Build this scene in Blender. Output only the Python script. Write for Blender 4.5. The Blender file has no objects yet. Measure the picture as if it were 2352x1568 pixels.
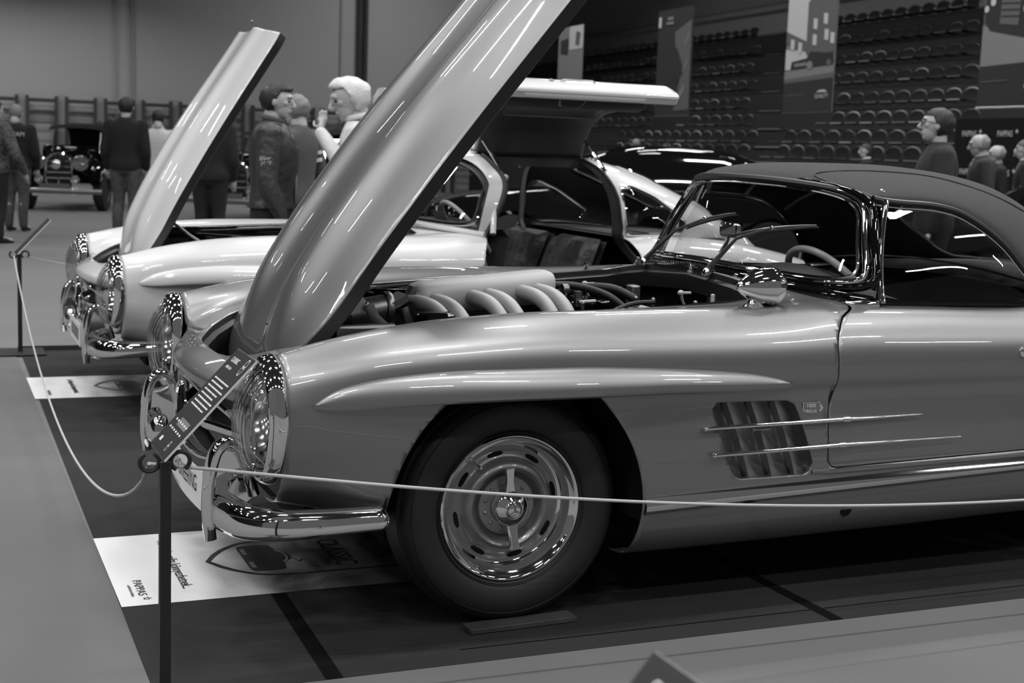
import bpy, bmesh, math, random
import numpy as np
from mathutils import Vector, Matrix
random.seed(7)
PI = math.pi
SC = bpy.context.scene
COL = SC.collection

# ------------------------------------------------------------------ materials
def mat(name, base=.5, rough=.5, metal=0., coat=0., coat_rough=.03, spec=.5, bump=None, vary=None, sheen=0.):
    m = bpy.data.materials.new(name); m.use_nodes = True
    nt = m.node_tree; b = nt.nodes['Principled BSDF']
    c = (base, base, base, 1)
    b.inputs['Base Color'].default_value = c
    b.inputs['Roughness'].default_value = rough
    b.inputs['Metallic'].default_value = metal
    b.inputs['Coat Weight'].default_value = coat
    b.inputs['Coat Roughness'].default_value = coat_rough
    b.inputs['Specular IOR Level'].default_value = spec
    if sheen:
        b.inputs['Sheen Weight'].default_value = sheen
    if vary or bump:
        tc = nt.nodes.new('ShaderNodeTexCoord')
    if vary:                                   # (scale, lo, hi)
        n = nt.nodes.new('ShaderNodeTexNoise'); n.inputs['Scale'].default_value = vary[0]; n.inputs['Detail'].default_value = 6
        r = nt.nodes.new('ShaderNodeMapRange'); r.inputs['From Min'].default_value = .3; r.inputs['From Max'].default_value = .7
        r.inputs['To Min'].default_value = vary[1]; r.inputs['To Max'].default_value = vary[2]
        nt.links.new(tc.outputs['Object'], n.inputs['Vector']); nt.links.new(n.outputs['Fac'], r.inputs['Value'])
        nt.links.new(r.outputs['Result'], b.inputs['Base Color'])
    if bump:                                   # (scale, strength, distance)
        n = nt.nodes.new('ShaderNodeTexNoise'); n.inputs['Scale'].default_value = bump[0]; n.inputs['Detail'].default_value = 4
        bp = nt.nodes.new('ShaderNodeBump'); bp.inputs['Strength'].default_value = bump[1]; bp.inputs['Distance'].default_value = bump[2]
        nt.links.new(tc.outputs['Object'], n.inputs['Vector']); nt.links.new(n.outputs['Fac'], bp.inputs['Height'])
        nt.links.new(bp.outputs['Normal'], b.inputs['Normal'])
    return m

def glass_mat(name, tint=.75, ior=1.5, rough=0.0, ribs=None, boost=0.0):
    m = bpy.data.materials.new(name); m.use_nodes = True
    nt = m.node_tree; nt.nodes.clear()
    o = nt.nodes.new('ShaderNodeOutputMaterial'); mx = nt.nodes.new('ShaderNodeMixShader')
    t = nt.nodes.new('ShaderNodeBsdfTransparent'); t.inputs['Color'].default_value = (tint, tint, tint, 1)
    g = nt.nodes.new('ShaderNodeBsdfGlossy'); g.inputs['Roughness'].default_value = rough
    ge = nt.nodes.new('ShaderNodeNewGeometry'); f = nt.nodes.new('ShaderNodeVectorMath'); f.operation = 'DOT_PRODUCT'
    nt.links.new(ge.outputs['Incoming'], f.inputs[0]); nt.links.new(ge.outputs['Normal'], f.inputs[1])
    def mth(op, a, b):
        q = nt.nodes.new('ShaderNodeMath'); q.operation = op
        for k, v in enumerate((a, b)):
            if isinstance(v, (int, float)): q.inputs[k].default_value = v
            elif v is not None: nt.links.new(v, q.inputs[k])
        return q.outputs[0]
    c1 = mth('SUBTRACT', 1., mth('ABSOLUTE', f.outputs['Value'], None)); fac = mth('ADD', mth('MULTIPLY', mth('POWER', c1, 5.), .93), .06)
    if boost:
        a = nt.nodes.new('ShaderNodeMath'); a.operation = 'ADD'; a.use_clamp = True; a.inputs[1].default_value = boost
        nt.links.new(fac, a.inputs[0]); fac = a.outputs[0]
    if ribs:
        tc = nt.nodes.new('ShaderNodeTexCoord'); w = nt.nodes.new('ShaderNodeTexWave')
        w.bands_direction = 'Y'; w.inputs['Scale'].default_value = ribs; w.inputs['Distortion'].default_value = .6
        bp = nt.nodes.new('ShaderNodeBump'); bp.inputs['Strength'].default_value = .6; bp.inputs['Distance'].default_value = .01
        nt.links.new(tc.outputs['Object'], w.inputs['Vector']); nt.links.new(w.outputs['Fac'], bp.inputs['Height'])
        nt.links.new(bp.outputs['Normal'], g.inputs['Normal']); nt.links.new(bp.outputs['Normal'], f.inputs[1])
    nt.links.new(fac, mx.inputs['Fac']); nt.links.new(t.outputs[0], mx.inputs[1]); nt.links.new(g.outputs[0], mx.inputs[2])
    nt.links.new(mx.outputs[0], o.inputs['Surface'])
    return m

M = dict(
    silver=mat('silver_paint', .265, .40, .84, 1., .02, bump=(900, .06, .001)),
    white=mat('white_paint', .66, .35, 0., 1., .02),
    black_paint=mat('black_paint', .004, .3, 0., .8, .02, spec=0.),
    chrome=mat('chrome', .88, .045, 1.),
    dash=mat('dash_grey', .11, .8), alloy=mat('cast_aluminium', .50, .55, .25, bump=(300, .1, .002)),
    steel=mat('painted_wheel_steel', .34, .3, .7, .8, .05),
    dull=mat('dull_metal', .25, .35, .9),
    rubber=mat('rubber', .012, .55, 0., bump=(120, .2, .002)),
    black=mat('satin_black', .008, .42),
    matte=mat('matte_black', .006, .9, spec=.2),
    under=mat('underbody', .01, .9, spec=.1),
    canvas=mat('canvas', .042, .95, bump=(500, .35, .002)),
    leather=mat('dark_leather', .03, .38, bump=(14, .5, .02)),
    headliner=mat('headliner', .06, .85),
    ivory=mat('ivory_plastic', .55, .3, coat=.5),
    glass=glass_mat('window_glass', .78, 1.45),
    lens=glass_mat('lens_glass', .85, 1.5, .03, ribs=26, boost=.16),
    reflector=mat('reflector', .75, .12, 1.),
    mesh=mat('grille_mesh', .01, .6),
    paper=mat('white_print', .72, .5),
    ink=mat('black_ink', .015, .5),
    grayink=mat('grey_ink', .16, .5),
    board=mat('sign_black', .018, .45),
    rope=mat('cord', .45, .6, bump=(400, .5, .002)),
    post=mat('post_black', .012, .45),
    wood=mat('dark_wood', .035, .7, vary=(9, .02, .05)),
)

# ------------------------------------------------------------------ mesh builder
class MB:
    def __init__(s): s.v = []; s.f = []
    def add(s, v, f):
        n = len(s.v); s.v += [tuple(p) for p in v]; s.f += [tuple(i + n for i in q) for q in f]; return s
    def merge(s, o, fn=None):
        return s.add([fn(p) for p in o.v] if fn else o.v, o.f)
    def grid(s, P, cu=False, cv=False, flip=False):
        nu, nv = len(P), len(P[0]); v = [p for r in P for p in r]; f = []
        for i in range(nu if cu else nu - 1):
            for j in range(nv if cv else nv - 1):
                a, b = i * nv + j, i * nv + (j + 1) % nv; c, d = ((i + 1) % nu) * nv + (j + 1) % nv, ((i + 1) % nu) * nv + j
                f.append((a, d, c, b) if flip else (a, b, c, d))
        return s.add(v, f)
    def box(s, c, d, rot=None):
        hx, hy, hz = d[0] / 2, d[1] / 2, d[2] / 2
        v = [Vector((x, y, z)) for x in (-hx, hx) for y in (-hy, hy) for z in (-hz, hz)]
        if rot is not None: v = [rot @ p for p in v]
        v = [p + Vector(c) for p in v]
        return s.add(v, [(0, 1, 3, 2), (4, 6, 7, 5), (0, 4, 5, 1), (2, 3, 7, 6), (0, 2, 6, 4), (1, 5, 7, 3)])
    def tube(s, pts, r, n=10, closed=False, cap=True, flat=None, up=None):
        pts = [Vector(p) for p in pts]; N = len(pts)
        rr = r if hasattr(r, '__len__') else [r] * N
        rings = []; prev = None
        for i, p in enumerate(pts):
            a = pts[(i - 1) % N] if (closed or i) else p; b = pts[(i + 1) % N] if (closed or i < N - 1) else p
            t = (b - a).normalized()
            if up is not None:
                u = Vector(up); u = (u - t * u.dot(t)).normalized()
            elif prev is None:
                u = Vector((0, 0, 1)) if abs(t.z) < .9 else Vector((0, 1, 0)); u = (u - t * u.dot(t)).normalized()
            else:
                u = (prev - t * prev.dot(t)).normalized()
            prev = u; w = t.cross(u); fl = 1 if flat is None else flat
            rings.append([p + (u * math.cos(2 * PI * k / n) + w * fl * math.sin(2 * PI * k / n)) * rr[i] for k in range(n)])
        s.grid(rings, cu=closed, cv=True)
        if cap and not closed:
            m = len(s.v); s.f.append(tuple(m - N * n + k for k in range(n))); s.f.append(tuple(m - 1 - k for k in range(n)))
        return s
    def lathe(s, prof, n=32, o=(0, 0, 0), ax='z', sy=1., sz=1., a0=0, a1=2 * PI):
        """profile (r, h) turned about an axis"""
        full = abs(a1 - a0 - 2 * PI) < 1e-6; P = []
        for k in range(n if full else n + 1):
            a = a0 + (a1 - a0) * k / n; c, q = math.cos(a) * sy, math.sin(a) * sz; row = []
            for r, h in prof:
                p = (r * c, r * q, h) if ax == 'z' else (h, r * c, r * q) if ax == 'x' else (r * c, h, r * q)
                row.append((p[0] + o[0], p[1] + o[1], p[2] + o[2]))
            P.append(row)
        return s.grid(P, cu=full)
    def ball(s, c, r, n=12, m=8):
        r = r if hasattr(r, '__len__') else (r, r, r)
        prof = [(math.sin(PI * j / m), -math.cos(PI * j / m)) for j in range(m + 1)]
        P = [[(c[0] + r[0] * q * math.cos(2 * PI * k / n), c[1] + r[1] * q * math.sin(2 * PI * k / n), c[2] + r[2] * h) for q, h in prof] for k in range(n)]
        return s.grid(P, cu=True)
    def prism(s, poly, axis, a, b):
        """poly of 2-D points extruded along axis from a to b"""
        def pt(q, h): return (h, q[0], q[1]) if axis == 'x' else (q[0], h, q[1]) if axis == 'y' else (q[0], q[1], h)
        n = len(poly); v = [pt(q, a) for q in poly] + [pt(q, b) for q in poly]
        f = [(i, (i + 1) % n, n + (i + 1) % n, n + i) for i in range(n)] + [tuple(range(n - 1, -1, -1)), tuple(range(n, 2 * n))]
        return s.add(v, f)
    def clip(s, fn, keep_above=0.):
        """keep the part of every face where fn(v) > 0 (linear cut)"""
        d = [fn(p) for p in s.v]; nv = list(s.v); cache = {}; nf = []
        for q in s.f:
            if all(d[i] > 0 for i in q): nf.append(q); continue
            if all(d[i] <= 0 for i in q): continue
            out = []
            for k in range(len(q)):
                i, j = q[k], q[(k + 1) % len(q)]
                if d[i] > 0: out.append(i)
                if (d[i] > 0) != (d[j] > 0):
                    key = (min(i, j), max(i, j))
                    if key not in cache:
                        t = d[i] / (d[i] - d[j]); a, b = Vector(s.v[i]), Vector(s.v[j])
                        nv.append(tuple(a + (b - a) * t)); cache[key] = len(nv) - 1
                    if not out or out[-1] != cache[key]: out.append(cache[key])
            if len(out) > 2: nf.append(tuple(out))
        r = MB(); used = sorted({i for q in nf for i in q}); mp = {i: k for k, i in enumerate(used)}
        r.v = [nv[i] for i in used]; r.f = [tuple(mp[i] for i in q) for q in nf]; return r
    def map(s, fn):
        s.v = [tuple(fn(p)) for p in s.v]; return s
    def mirror(s, ax=1):
        n = len(s.v); v = list(s.v); f = list(s.f)
        s.v = v + [tuple(-c if k == ax else c for k, c in enumerate(p)) for p in v]
        s.f = f + [tuple(n + i for i in reversed(q)) for q in f]; return s
    def mirrored(s, ax=1):
        r = MB(); r.v = [tuple(-c if k == ax else c for k, c in enumerate(p)) for p in s.v]; r.f = [tuple(reversed(q)) for q in s.f]; return r
    def build(s, name, m, parent=None, smooth=True, angle=40, solid=0., off=-1., bevel=0., subsurf=0, loc=None, weld=True, fixn=True):
        me = bpy.data.meshes.new(name); me.from_pydata([tuple(float(c) for c in p) for p in s.v], [], s.f); me.validate()
        bm = bmesh.new(); bm.from_mesh(me)
        if weld: bmesh.ops.remove_doubles(bm, verts=bm.verts, dist=1e-5)
        bmesh.ops.dissolve_degenerate(bm, edges=bm.edges, dist=1e-6)
        if fixn: bmesh.ops.recalc_face_normals(bm, faces=bm.faces)
        bm.to_mesh(me); bm.free()
        if smooth:
            me.shade_smooth()
            try: me.set_sharp_from_angle(angle=math.radians(angle))
            except Exception: pass
        me.materials.append(m if not isinstance(m, str) else M[m])
        o = bpy.data.objects.new(name, me); COL.objects.link(o)
        if parent: o.parent = parent
        if loc: o.location = loc
        if bevel:
            b = o.modifiers.new('bevel', 'BEVEL'); b.width = bevel; b.segments = 2; b.limit_method = 'ANGLE'; b.angle_limit = math.radians(50)
        if solid:
            b = o.modifiers.new('solid', 'SOLIDIFY'); b.thickness = solid; b.offset = off
        if subsurf:
            b = o.modifiers.new('sub', 'SUBSURF'); b.levels = b.render_levels = subsurf
        return o

def empty(name, loc=(0, 0, 0), rz=0., label=None, cat=None, group=None, parent=None):
    o = bpy.data.objects.new(name, None); COL.objects.link(o); o.location = loc; o.rotation_euler = (0, 0, rz)
    o.empty_display_size = .1
    if parent: o.parent = parent
    tag(o, label, cat, group); return o
def tag(o, label=None, cat=None, group=None, kind=None):
    if label: o['label'] = label
    if cat: o['category'] = cat
    if group: o['group'] = group
    if kind: o['kind'] = kind
    return o
def lab(o, label): o['label'] = label; return o

def interp(xs, ys):
    """monotone cubic through the points"""
    xs = np.asarray(xs, float); ys = np.asarray(ys, float); h = np.diff(xs); d = np.diff(ys) / h
    m = np.zeros(len(xs)); m[0], m[-1] = d[0], d[-1]
    for i in range(1, len(xs) - 1):
        if d[i - 1] * d[i] > 0:
            w1, w2 = 2 * h[i] + h[i - 1], h[i] + 2 * h[i - 1]; m[i] = (w1 + w2) / (w1 / d[i - 1] + w2 / d[i])
    def f(x):
        x = min(max(float(x), xs[0]), xs[-1]); i = min(max(int(np.searchsorted(xs, x)) - 1, 0), len(xs) - 2)
        t = (x - xs[i]) / h[i]; t2, t3 = t * t, t * t * t
        return float((2 * t3 - 3 * t2 + 1) * ys[i] + (t3 - 2 * t2 + t) * h[i] * m[i] + (-2 * t3 + 3 * t2) * ys[i + 1] + (t3 - t2) * h[i] * m[i + 1])
    return f
def spline(pts, n=8, closed=False):
    """Catmull-Rom through n-D points"""
    P = [np.asarray(p, float) for p in pts]; N = len(P); out = []
    for i in range(N if closed else N - 1):
        a = P[(i - 1) % N] if (closed or i) else 2 * P[0] - P[1]
        b, c = P[i], P[(i + 1) % N]
        d = P[(i + 2) % N] if (closed or i < N - 2) else 2 * P[-1] - P[-2]
        for k in range(n):
            t = k / n; out.append(.5 * ((2 * b) + (-a + c) * t + (2 * a - 5 * b + 4 * c - d) * t * t + (-a + 3 * b - 3 * c + d) * t ** 3))
    if not closed: out.append(P[-1])
    return [tuple(float(c) for c in p) for p in out]
def lerp(a, b, t): return a + (b - a) * t
def sstep(a, b, x):
    t = min(max((x - a) / (b - a), 0), 1); return t * t * (3 - 2 * t)
def poly_sdf(poly):
    """signed distance (positive outside) to a closed 2-D polygon"""
    P = np.asarray(poly, float); A = P; B = np.roll(P, -1, 0)
    def f(x, y):
        p = np.array([x, y]); e = B - A; w = p - A
        t = np.clip((w * e).sum(1) / (e * e).sum(1), 0, 1); d = np.sqrt(((w - e * t[:, None]) ** 2).sum(1)).min()
        c = ((A[:, 1] > y) != (B[:, 1] > y)); xx = (B[:, 0] - A[:, 0]) * (y - A[:, 1]) / np.where(B[:, 1] == A[:, 1], 1e-9, B[:, 1] - A[:, 1]) + A[:, 0]
        return -d if (np.count_nonzero(c & (x < xx)) % 2) else d
    return f
def round_poly(poly, r, n=6):
    out = []; N = len(poly)
    for i in range(N):
        a, b, c = Vector(poly[i - 1]), Vector(poly[i]), Vector(poly[(i + 1) % N])
        rr = r[i] if hasattr(r, '__len__') else r
        u, w = (a - b), (c - b); k = min(rr, u.length * .49, w.length * .49); p, q = b + u.normalized() * k, b + w.normalized() * k
        for j in range(n + 1):
            t = j / n; out.append(tuple(p * (1 - t) ** 2 + b * 2 * t * (1 - t) + q * t * t))
    return out
def text(body, size, m, parent, mtx, name='lettering', ext=.0004, align='CENTER', xs=1., shear=0.):
    """text converted to a mesh lying on the plane given by mtx"""
    cu = bpy.data.curves.new(name, 'FONT'); cu.body = body; cu.size = size; cu.extrude = ext; cu.align_x = align; cu.align_y = 'CENTER'; cu.shear = shear
    o = bpy.data.objects.new('t', cu); COL.objects.link(o)
    dg = bpy.context.evaluated_depsgraph_get(); me = bpy.data.meshes.new_from_object(o.evaluated_get(dg))
    bpy.data.objects.remove(o); me.transform(Matrix.Diagonal((xs, 1, 1, 1))); me.transform(mtx); me.materials.clear(); me.materials.append(M[m] if isinstance(m, str) else m)
    me.name = name; o = bpy.data.objects.new(name, me); COL.objects.link(o)
    if parent: o.parent = parent
    return o
def frame(o, x, y):
    """matrix whose local X, Y run along x and y from origin o"""
    x = Vector(x).normalized(); y = Vector(y); y = (y - x * y.dot(x)).normalized(); z = x.cross(y)
    return Matrix(((x.x, y.x, z.x, o[0]), (x.y, y.y, z.y, o[1]), (x.z, y.z, z.z, o[2]), (0, 0, 0, 1)))
def copy_tree(o, parent=None, loc=None):
    c = o.copy(); COL.objects.link(c)
    if parent is not None: c.parent = parent
    if loc is not None: c.location = loc
    for ch in o.children: copy_tree(ch, c)
    return c

# ------------------------------------------------------------------ camera
CAM_P = Vector((-1.48329, -3.45564, 1.31584))
def camera():
    yaw, pitch, roll, f = .40207, .135481, .036105, 3186.73
    cy, sy, cp, sp = math.cos(yaw), math.sin(yaw), math.cos(pitch), math.sin(pitch)
    fw = Vector((sy * cp, cy * cp, -sp)); r = Vector((cy, -sy, 0)); d = fw.cross(r)
    c, s = math.cos(roll), math.sin(roll)
    r2 = r * c - d * s; d2 = r * s + d * c
    up = -d2; bk = -fw
    ca = bpy.data.cameras.new('camera'); o = bpy.data.objects.new('camera', ca); COL.objects.link(o)
    o.matrix_world = Matrix(((r2.x, up.x, bk.x, CAM_P.x), (r2.y, up.y, bk.y, CAM_P.y), (r2.z, up.z, bk.z, CAM_P.z), (0, 0, 0, 1)))
    ca.sensor_width = 36; ca.lens = f / 2352 * 36
    ca.dof.use_dof = True; ca.dof.focus_distance = 3.75; ca.dof.aperture_fstop = 5.6
    ca.clip_end = 200
    SC.camera = o; return r2, up, fw
RIGHT, UP, FWD = camera()
def at(px, py, depth):
    """world point seen at pixel (px, py) at a forward distance"""
    return CAM_P + (FWD + RIGHT * ((px - 1176) / 3186.73) - UP * ((py - 784) / 3186.73)) * depth
# ------------------------------------------------------------------ sports car body shell, shared by both show cars
KP = [  # x, twelve (y, z) keypoints from the sill lip over the wing crown to the centre line
 (-.66, [(.62,.37),(.73,.385),(.80,.44),(.84,.52),(.85,.60),(.845,.66),(.815,.73),(.745,.775),(.655,.735),(.58,.68),(.32,.695),(0,.71)]),
 (-.55, [(.64,.35),(.76,.37),(.825,.45),(.853,.53),(.86,.61),(.86,.68),(.835,.75),(.745,.80),(.645,.78),(.56,.735),(.32,.745),(0,.76)]),
 (-.40, [(.66,.28),(.78,.30),(.842,.40),(.86,.52),(.865,.61),(.867,.69),(.845,.775),(.74,.829),(.64,.812),(.54,.777),(.32,.787),(0,.805)]),
 (-.20, [(.66,.21),(.80,.24),(.85,.36),(.862,.50),(.866,.61),(.870,.70),(.85,.79),(.735,.853),(.64,.842),(.53,.814),(.32,.826),(0,.85)]),
 (.10, [(.66,.18),(.80,.21),(.855,.34),(.862,.50),(.862,.62),(.871,.70),(.852,.80),(.735,.868),(.63,.861),(.52,.839),(.32,.856),(0,.88)]),
 (.40, [(.70,.165),(.80,.19),(.852,.32),(.860,.50),(.846,.622),(.866,.69),(.850,.795),(.735,.870),(.63,.868),(.52,.853),(.32,.87),(0,.89)]),
 (.80, [(.70,.165),(.80,.195),(.850,.32),(.858,.50),(.842,.624),(.862,.69),(.846,.79),(.745,.865),(.64,.876),(.53,.868),(.32,.885),(0,.905)]),
 (1.05,[(.70,.17),(.80,.20),(.850,.33),(.856,.50),(.840,.625),(.858,.69),(.842,.79),(.765,.865),(.68,.885),(.56,.893),(.32,.925),(0,.945)]),
 (1.35,[(.70,.175),(.80,.205),(.850,.335),(.856,.50),(.840,.626),(.857,.69),(.842,.785),(.77,.86),(.69,.880),(.60,.89),(.32,.925),(0,.945)]),
 (1.75,[(.70,.185),(.80,.215),(.850,.345),(.856,.50),(.842,.626),(.858,.69),(.845,.78),(.775,.85),(.69,.870),(.60,.88),(.32,.90),(0,.91)]),
 (2.15,[(.70,.19),(.80,.22),(.855,.35),(.862,.50),(.856,.62),(.868,.70),(.852,.80),(.77,.872),(.66,.892),(.52,.89),(.30,.90),(0,.91)]),
 (2.50,[(.68,.20),(.80,.23),(.858,.35),(.865,.50),(.866,.62),(.870,.70),(.85,.80),(.755,.865),(.64,.875),(.48,.87),(.28,.875),(0,.885)]),
 (3.00,[(.62,.24),(.76,.27),(.82,.37),(.835,.48),(.838,.57),(.835,.64),(.81,.72),(.72,.785),(.60,.80),(.45,.80),(.26,.805),(0,.81)]),
 (3.45,[(.50,.31),(.64,.33),(.72,.38),(.745,.44),(.75,.50),(.745,.555),(.72,.60),(.63,.645),(.52,.66),(.40,.665),(.24,.67),(0,.675)]),
 (3.72,[(.30,.42),(.40,.43),(.46,.44),(.49,.455),(.50,.475),(.49,.495),(.46,.51),(.40,.525),(.34,.53),(.26,.535),(.15,.54),(0,.54)]),
]
_kf = [[interp([k[0] for k in KP], [k[1][j][c] for k in KP]) for c in (0, 1)] for j in range(12)]
_sc = {}
def section(x, n=5):
    k = (round(x, 4), n)
    if k not in _sc: _sc[k] = spline([(a(x), b(x)) for a, b in _kf], n)
    return _sc[k]
def side_y(x, z):
    s = section(x, 8)[8:8 * 7 + 1]
    for a, b in zip(s, s[1:]):
        if a[1] <= z <= b[1]: return lerp(a[0], b[0], (z - a[1]) / max(b[1] - a[1], 1e-9))
    return s[0][0] if z < s[0][1] else s[-1][0]
def top_z(x, y):
    s = section(x, 8)[8 * 6:]; y = abs(y)
    for a, b in zip(s, s[1:]):
        if a[0] >= y >= b[0]: return lerp(a[1], b[1], (a[0] - y) / max(a[0] - b[0], 1e-9))
    return s[-1][1]
HOOD_HALF = [(-.70,0),(-.695,.12),(-.675,.22),(-.625,.32),(-.54,.41),(-.40,.475),(-.2,.50),(.1,.51),(.5,.51),(.92,.51),(.96,.50),(.98,.47),(.985,.30),(.985,0)]
def sym(poly): return list(poly) + [(x, -y) for x, y in reversed(poly) if abs(y) > 1e-6]
DOOR = round_poly([(1.150,.888),(1.055,.855),(1.0,.795),(1.003,.65),(.98,.58),(.985,.414),(1.0,.41),(1.98,.435),(1.98,.95),(1.19,.95)], [.01,.02,.03,.02,.03,.03,.01,.12,.01,.01])
VENT = round_poly([(.572,.622),(.863,.618),(.945,.395),(.658,.395)], [.035,.03,.045,.02])
def nose_grid(y):
    """profile of the nose from the wing station down to the grille lip"""
    x0, z0 = -.66, top_z(-.66, y); xl, zl = -.772 + .33 * y * y, .607 - .02 * abs(y)
    P = [np.array(p) for p in ((x0, z0), (lerp(x0, xl, .7) , z0 - .035), (xl - .035, zl + .05), (xl, zl))]
    out = []
    for k in range(13):
        t = k / 12; q = (1 - t) ** 3 * P[0] + 3 * t * (1 - t) ** 2 * P[1] + 3 * t * t * (1 - t) * P[2] + t ** 3 * P[3]
        out.append((q[0], y, q[1]))
    return out
def arch(cx, cz=.31, rx=.378, rz=.425):
    return lambda p: 9 if abs(p[1]) < .5 else (math.hypot((p[0] - cx) / rx, (p[2] - cz) / rz) - 1) * .4
def shell(cockpit, door=True, vents=True, extra=None, hoodp=None):
    """half body with its openings cut, plus the half door skin"""
    xs = list(np.arange(-.66, 2.22, .02)) + list(np.arange(2.24, 3.72, .05)) + [3.72]
    g = MB(); g.grid([[(x, y, z) for y, z in section(x)] for x in xs])
    s = section(-.66)
    inner = [y for y, z in s[5 * 9:]]
    g.grid([nose_grid(y) for y in inner])
    # tail cap
    g.add([(3.72, y, z) for y, z in section(3.72)] + [(3.73, 0, .48)], [(i, i + 1, len(section(3.72))) for i in range(len(section(3.72)) - 1)])
    h = poly_sdf(sym(hoodp or HOOD_HALF)); ck = poly_sdf(sym(cockpit)); dr = poly_sdf(DOOR); vt = poly_sdf(VENT)
    g = g.clip(arch(-.01)).clip(arch(2.40))
    g = g.clip(lambda p: h(p[0], p[1]) if p[2] > .62 and p[0] < 1.3 and abs(p[1]) < .6 else 9)
    g = g.clip(lambda p: ck(p[0], p[1]) if p[2] > .80 and p[0] > .9 else 9)
    if vents: g = g.clip(lambda p: vt(p[0], p[2]) if p[1] > .7 and .4 < p[0] < 1.1 else 9)
    if extra: g = g.clip(extra)
    d = None
    if door:
        d = g.clip(lambda p: -dr(p[0], p[2]) - .002 if p[1] > .6 else -9)
        g = g.clip(lambda p: dr(p[0], p[2]) - .002 if p[1] > .6 else 9)
    return g, d
def fascia():
    """panel round the grille opening, under the lamps"""
    P = []
    for k in range(41):
        th = math.radians(-218 + 256 * k / 40); c, s = math.cos(th), math.sin(th); row = []
        for j in range(6):
            t = j / 5; y = lerp(.44, .72, t) * c; z = .49 + lerp(.108, .155 if s < 0 else .19, t) * s
            row.append((lerp(-.745, -.655, t * t) + .06 * (abs(c) ** 3) * (1 - t) + .03 * min(s, 0) * -1, y, z))
        P.append(row)
    return MB().grid(P)
def eyebrow(off=0.):
    top = interp([-.597,-.575,-.51,-.39,-.16,.10,.36,.64,.80,.848], [.653,.672,.704,.727,.741,.741,.732,.712,.686,.668])
    bot = interp([-.597,-.53,-.39,-.03,.366,.70,.848], [.651,.648,.655,.664,.664,.655,.664])
    L = .848 + .597; P = []
    for k in range(61):
        t = k / 60; t = .5 - .5 * math.cos(PI * t); x = -.597 + L * t
        zt, zb = top(x), bot(x); b = .068 * (math.sin(PI * t) ** .55) * (1 - .25 * abs(t - .5)) ; yb = side_y(x + off, zb + .01) - .004; yt = side_y(x + off, zt) - .002
        row = [(x, yt, zt)]
        for j in range(1, 9):
            a = PI / 2 * j / 9; row.append((x, lerp(yt, yb, .5) + b * math.sin(a) ** .9, zb + .012 + (zt - zb - .012) * math.cos(a) ** 1.05))
        row += [(x, yb + b * .99, zb + .006), (x, yb + b * .9, zb), (x, yb + b * .4, zb - .001), (x, yb - .015, zb + .002)]
        P.append([(p[0] + off, p[1], p[2]) for p in row])
    return MB().grid(P)

def hood_mesh(sc=1., wr=1., bulge=True):
    """closed hood in its own frame: u runs from the front edge (0) to the rear, y across; returns skin, flange"""
    half = HOOD_HALF; w = interp([p[0] for p in half[:10]] + [.985], [max(p[1], .0) for p in half[:10]] + [.50])
    def z(x, y, wd):
        base = interp([-.70,-.66,-.6,-.5,-.35,-.1,.3,.98], [.690,.722,.754,.792,.829,.866,.896,.925])(x)
        r = base - .04 * (y / .5) ** 2 * sstep(-.7, -.3, x) - .02 * (abs(y) / .5) ** 4
        if bulge:
            for c in (-.20, .20):
                e = abs(y - c) / .085; h = .036 * sstep(-.66, -.30, x) * (1 - .45 * sstep(.2, .98, x))
                r += h * (1 / (1 + e ** 4) if e < 3 else 0)
        return r
    zf = {}
    P = []; xs = [-.70 + .0] + list(np.arange(-.695, -.5, .015)) + list(np.arange(-.5, .985, .03)) + [.98]
    ys = list(np.linspace(-1, 1, 65))
    for x in xs:
        wd = max(w(x), .03) - .004; P.append([(x, y * wd, z(x, y * wd, wd)) for y in ys])
    skin = MB().grid(P)
    ring = [r[0] for r in P] + P[-1][1:-1] + [r[-1] for r in reversed(P)] + list(reversed(P[0][1:-1]))
    fl = MB()
    def inn(p, k):
        c = Vector((.15, 0, 0)); d = Vector((p[0], p[1], 0)) - c; l = d.length; d = d / l * max(l - k, 0)
        return (c.x + d.x, c.y + d.y)
    rows = []
    for dz, k in ((-.0015, 0), (-.038, .002), (-.042, .012), (-.042, .05)):
        rows.append([(inn(p, k)[0], inn(p, k)[1], p[2] + dz) for p in ring])
    fl.grid(rows, cv=True)
    under = MB().grid([[(p[0], p[1] * .97, p[2] - .035) for p in r] for r in P])
    k = lambda p: (-.70 + (p[0] + .70) * sc, p[1] * (1 + (wr - 1) * (p[0] + .70) / 1.68), p[2])
    for m_ in (skin, fl, under): m_.map(k)
    return skin, fl, under
HINGE = Vector((-.70, 0, .69))
def open_hood(parent, paint, ang=49.3, loc=(-.5776, 0, .5543), sc=.911, wr=1.07):
    h = empty('hood', parent=parent); h.location = loc; h.rotation_euler = (0, -math.radians(ang), 0)
    sk, fl, un = hood_mesh(sc, wr)
    mv = lambda p: (p[0] - HINGE.x, p[1], p[2] - HINGE.z)
    for m_, n_, k_ in ((sk, 'hood_skin', paint), (fl, 'hood_flange', 'black'), (un, 'hood_lining', 'matte')):
        m_.map(mv).build(n_, k_, h, solid=.003 if n_ == 'hood_skin' else 0)
    # the washer nozzle seen on top
    a = Vector(mv((.80, .03, .935)))
    MB().ball(a, (.010, .008, .006)).tube([a, a + Vector((-.012, 0, .006))], .003, 6).build('washer_nozzle', 'dull', h)
    return h

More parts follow.
